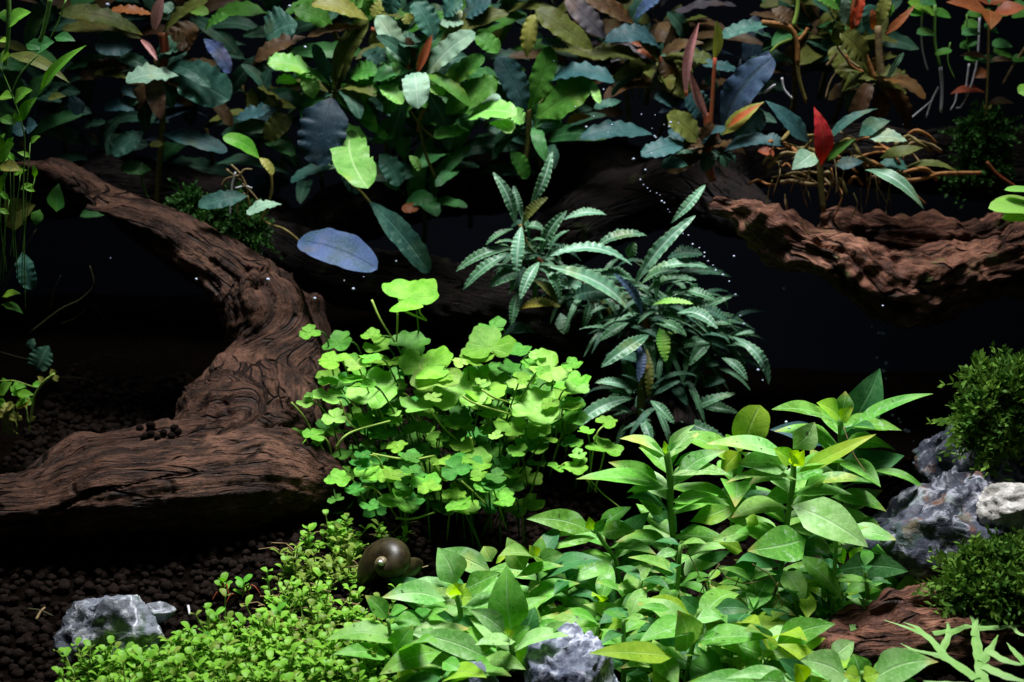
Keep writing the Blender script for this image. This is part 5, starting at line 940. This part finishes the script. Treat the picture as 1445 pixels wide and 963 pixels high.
stem(r, z4, .31, [(965, 40), (962, 200), (958, 350), (950, 510)], 12, 'stem_o')
leaves(r, z4, .31, 'lan', [(960, 55, 783, 10, 46, 'rst', 50, 0, -.004), (968, 45, 972, 125, 74, 'rst', 30, -.01, -.016), (985, 55, 1120, 35, 56, 'rst', 50, 0, -.004), (965, 20, 1045, 0, 36, 'rst', 55, .006), (965, 20, 900, -5, 30, 'rst', 55, .006), (960, 250, 840, 238, 22, 'brn', 55), (965, 260, 1070, 262, 22, 'brn', 55), (958, 300, 900, 330, 50, 'rst', 35, .01), (955, 400, 800, 400, 30, 'rst', 60, .02), (958, 440, 1070, 440, 30, 'brn', 60, .01), (955, 465, 940, 445, 16, 'yol', 40), (955, 465, 975, 445, 16, 'yol', 40)])
r = thing('stem_plant', z4(1140, 900, .22), 'bright leaf tips of a plant at the right edge above driftwood', 'stem plant')
stem(r, z4, .22, [(1180, 840), (1200, 920), (1200, 1050)], 20, 'stem_g')
leaves(r, z4, .22, 'ova', [(1170, 895, 962, 885, 66, 'pew', 55, 0, -.004), (1170, 870, 980, 858, 30, 'pew', 65, .004, 0), (1170, 815, 1030, 808, 26, 'pew', 60, .004), (1150, 380, 1088, 395, 56, 'lst', 45, .03), (1170, 925, 1020, 930, 50, 'lst', 55, .004)])
stem(r, z4, .30, [(955, 688), (1000, 740), (1080, 795)], 14, 'stem_r')

# ------------------------------------------------------------------ forked pale fronds at the lower right
ze = Z(1100, 580, 2.513)
fr = thing('forked_fern', ze(720, 1010, -.045), 'pale green forked fronds at the lower right over the red brown driftwood', 'fern')
def frond(pts, w0, w1, Y, dy=0):
    c = cat([ze(p[0], p[1], Y + dy * .5 + (985 - p[1]) * .00026) for i, p in enumerate(pts)], 6); V, Fc = [], []; n = len(c)
    for i, p in enumerate(c):
        a = (c[min(i + 1, n - 1)] - c[max(i - 1, 0)]).normalized(); s_ = a.cross(Vector((random.uniform(-.02, .02), -.5, .87))).normalized(); nn = s_.cross(a)
        t = i / (n - 1); w = 1.2 * (w0 + (w1 - w0) * t) / ze.k * S(Y) / 2
        w *= max(.10, min(1, (1 - t) / .5)) ** .7 * (1 + .12 * math.sin(i * 1.7 + pts[0][0]))
        V += [p - s_ * w, p + nn * w * .16, p + s_ * w, p - nn * w * .16]
    for i in range(n - 1):
        for k in range(4): Fc.append((i * 4 + k, i * 4 + (k + 1) % 4, i * 4 + 4 + (k + 1) % 4, i * 4 + 4 + k))
    return mobj('frond', V, Fc, M['fern'], fr, c[0], smooth=False)
for pts, a, b, dy in (([(722, 985), (714, 900), (700, 830), (690, 750), (662, 706)], 46, 22, 0), ([(690, 800), (695, 760), (706, 728)], 24, 14, -.002), ([(714, 890), (745, 850), (775, 795)], 34, 20, -.002), ([(740, 850), (800, 885), (880, 905)], 30, 20, -.004), ([(700, 950), (600, 882), (540, 862), (438, 842)], 36, 14, -.004), ([(600, 885), (530, 805), (470, 775), (372, 742)], 30, 12, .003),
        ([(575, 850), (600, 790), (590, 722)], 26, 14, .004), ([(600, 792), (660, 765), (700, 770)], 22, 16, .004), ([(545, 790), (600, 780), (640, 770)], 20, 12, .006), ([(525, 805), (490, 770), (440, 750)], 20, 10, .008), ([(700, 768), (800, 735), (890, 680)], 22, 26, .006), ([(690, 772), (780, 768), (890, 758)], 20, 18, .004), ([(690, 770), (640, 740), (590, 722)], 20, 10, .008), ([(875, 900), (830, 850), (806, 822)], 26, 12, -.006), ([(725, 905), (800, 940), (890, 965)], 34, 26, -.006),
        ([(845, 730), (852, 700), (855, 680)], 20, 12, .004), ([(520, 860), (480, 850), (430, 825)], 18, 10, -.002), ([(700, 980), (600, 970), (510, 958)], 30, 16, -.006), ([(830, 770), (850, 790), (890, 800)], 16, 12, .004)):
    frond(pts, a, b, -.045, dy)

for (xa, ya, xb, yb), m, lb in (((52, 885, 64, 868), 'root_t', 'short tan twig bit on the dark soil near the algae stone'), ((166, 915, 178, 905), 'root_t', 'pale twig splinter at the foot of the algae stone'), ((266, 866, 268, 878), 'root_w', 'small white stick fragment upright on bare soil'), ((40, 870, 75, 880), 'stem_k', 'dark bent twig on the soil in front of the driftwood')):
    a = ground_hit(xa, ya); b = ground_hit(xb, yb); up_ = Vector((0, 0, .0035)); t_ = thing('twig', a, lb, 'twig'); tube('stick', t_, [a + up_, a.lerp(b, .5) + up_ * 1.25, b + up_], .0007, .0005, m, 6, 4)
# ------------------------------------------------------------------ snail
sn = thing('snail', P(553, 838, .078), 'dark olive brown round snail with worn pale spiral tip on the carpet', 'snail')
ctr = P(556, 801, .066); ks = S(.078) * 1.38
ax = Vector((-0.36, -0.80, 0.48)).normalized(); ex = ax.cross(Vector((0, 0, 1))).normalized(); ey = ax.cross(ex)
V, Fc, UV = [], [], []; NT_, NS = 110, 24; turns = 2.7
for i in range(NT_ + 1):
    th = i / NT_ * turns * 6.283; g = math.exp(0.235 * (th - turns * 6.283)); rr = 37 * ks * g; Rr = 0.36 * rr
    for k in range(NS):
        f = 6.283 * k / NS; rad = Rr + rr * math.cos(f); hgt = -rr * 1.05 * math.sin(f) - 52 * ks * g + 34 * ks
        ang = th + 2.6; UV.append((i / NT_, k / NS)); V.append(ctr + ex * (rad * math.cos(ang)) + ey * (rad * math.sin(ang)) + ax * hgt)
for i in range(NT_):
    for k in range(NS): Fc.append((i * NS + k, i * NS + (k + 1) % NS, (i + 1) * NS + (k + 1) % NS, (i + 1) * NS + k))
Fc.append(tuple(NT_ * NS + k for k in range(NS)))
t = NT('snail_shell'); tc = t.n('ShaderNodeTexCoord'); n = t.noise(tc.outputs['Object'], 220, 4)
uvn = t.n('ShaderNodeUVMap'); su = t.n('ShaderNodeSeparateXYZ'); t.t.links.new(uvn.outputs[0], su.inputs[0])
cl = t.mix(t.ramp(n, .35, .65), (0.014, 0.010, 0.004), (0.034, 0.026, 0.010))
cl = t.mix(t.ramp(t.math('ADD', su.outputs[0], t.math('MULTIPLY', n, 0.04)), 0.66, 0.62), cl, (0.16, 0.13, 0.07)); cl = t.mix(t.ramp(su.outputs[0], 0.42, 0.30), cl, (0.5, 0.52, 0.58))
M['shell'] = t.out(t.bsdf(cl, .42, .7, n, .25, .0006))
M['tip'] = plain('snail_tip', (0.45, 0.46, 0.50), (0.62, 0.62, 0.66), .5, 500)
M['foot'] = plain('snail_foot', (0.012, 0.010, 0.008), (0.02, 0.017, 0.013), .5, 300)
sh = mobj('shell', V, Fc, M['shell'], sn, ctr, UV)
tp = ctr + ax * (33.6 * ks)
tv = [tp + ax * (2.2 * ks)]; tf = []
for ring, f in enumerate((.5, 1.0)):
    for k in range(16): g = 6.283 * k / 16; tv.append(tp + ex * (2.6 * ks * f * math.cos(g)) + ey * (2.6 * ks * f * math.sin(g)) + ax * ((1.2 - 2.6 * ring) * ks))
for k in range(16): tf.append((0, 1 + k, 1 + (k + 1) % 16)); tf.append((1 + k, 17 + k, 17 + (k + 1) % 16, 1 + (k + 1) % 16))
mobj('shell_tip', tv, tf, M['tip'], sh, tp)
fc = cat([P(520, 838, .062), P(552, 845, .064), P(590, 838, .072), P(606, 828, .078)], 5); V, Fc = tube_geo(fc, .0045, .003, 10, .6); mobj('foot', V, Fc, M['foot'], sn, fc[0])

# ------------------------------------------------------------------ bubbles and drifting specks
t = NT('bubble'); M['bub_m'] = t.out(t.bsdf((0.42, 0.46, 0.62, 1), 0.2, 1.2))
bme = bpy.data.meshes.new('air_bubble'); bme.from_pydata([tuple(v) for v in ico2_v], [], [tuple(f) for f in ico2_f]); bme.polygons.foreach_set('use_smooth', [True] * len(bme.polygons)); bme.materials.append(M['bub_m'])
def bub(p, r, label, group):
    r *= random.choice((.45, .6, .7, .8, 1.05)); p = p + Vector((random.uniform(-.0012, .0012), random.uniform(-.004, .004), random.uniform(-.0012, .0012)))
    o = bpy.data.objects.new('air_bubble', bme); C.objects.link(o); o.location = p; o.scale = (r, r, r * .92); tag(o, label, 'bubble', group)
lb1 = 'tiny air bubble in the string rising past the wavy leaved plants'
for x, y in [(557, 493), (613, 495), (658, 538), (676, 530), (690, 525), (712, 517), (605, 552), (608, 580), (614, 586), (598, 655), (519, 672), (577, 720), (558, 765), (568, 790), (583, 805), (603, 815), (618, 820), (637, 832), (648, 850), (660, 868), (671, 893), (683, 912)]:
    bub(z3(x, y, .235), random.uniform(.0005, .0008), lb1, 'bubble string above wavy plants')
for x, y in [(712, 283), (725, 292), (740, 310), (757, 328), (772, 343), (781, 358), (793, 368), (806, 383), (816, 395), (835, 412), (848, 437), (864, 468), (885, 535), (898, 565), (905, 590), (930, 660), (940, 700), (960, 745)]:
    bub(zb(x, y, .215), random.uniform(.0005, .0008), lb1, 'bubble string above wavy plants')
z8 = Z(1075, 310, 2.919)
for x, y in [(458, 450), (485, 463), (500, 472), (490, 468), (488, 580), (505, 597), (503, 633), (510, 662), (520, 755), (550, 815), (568, 828), (575, 832), (595, 862), (602, 868), (628, 912), (640, 940), (646, 952)]:
    bub(z8(x, y, .30), random.uniform(.0010, .0015), 'blurred air bubble in the string rising through the black gap under driftwood', 'bubble string in the dark gap')
for zz, x, y, Y in [(z3, 183, 253, .25), (z3, 393, 382, .25), (z3, 272, 460, .25), (z3, 320, 540, .25), (z3, 355, 495, .27), (z3, 435, 523, .27), (z3, 413, 566, .28), (z6, 62, 250, .2), (z6, 240, 338, .2), (z6, 585, 178, .22), (z6, 358, 255, .2), (z6, 402, 284, .2), (z6, 450, 232, .205), (z5, 808, 254, .18), (zb, 865, 358, .2), (zb, 552, 50, .24), (z8, 80, 282, .25), (z8, 100, 828, .1), (z8, 112, 853, .1), (z1, 458, 18, .25), (z2, 150, 22, .25), (z2, 215, 210, .25), (z5, 445, 172, .25), (z8, 500, 352, .19)]:
    bub(zz(x, y, Y), random.uniform(.0005, .0011), 'stray white speck drifting alone in the dark water', 'drifting specks')
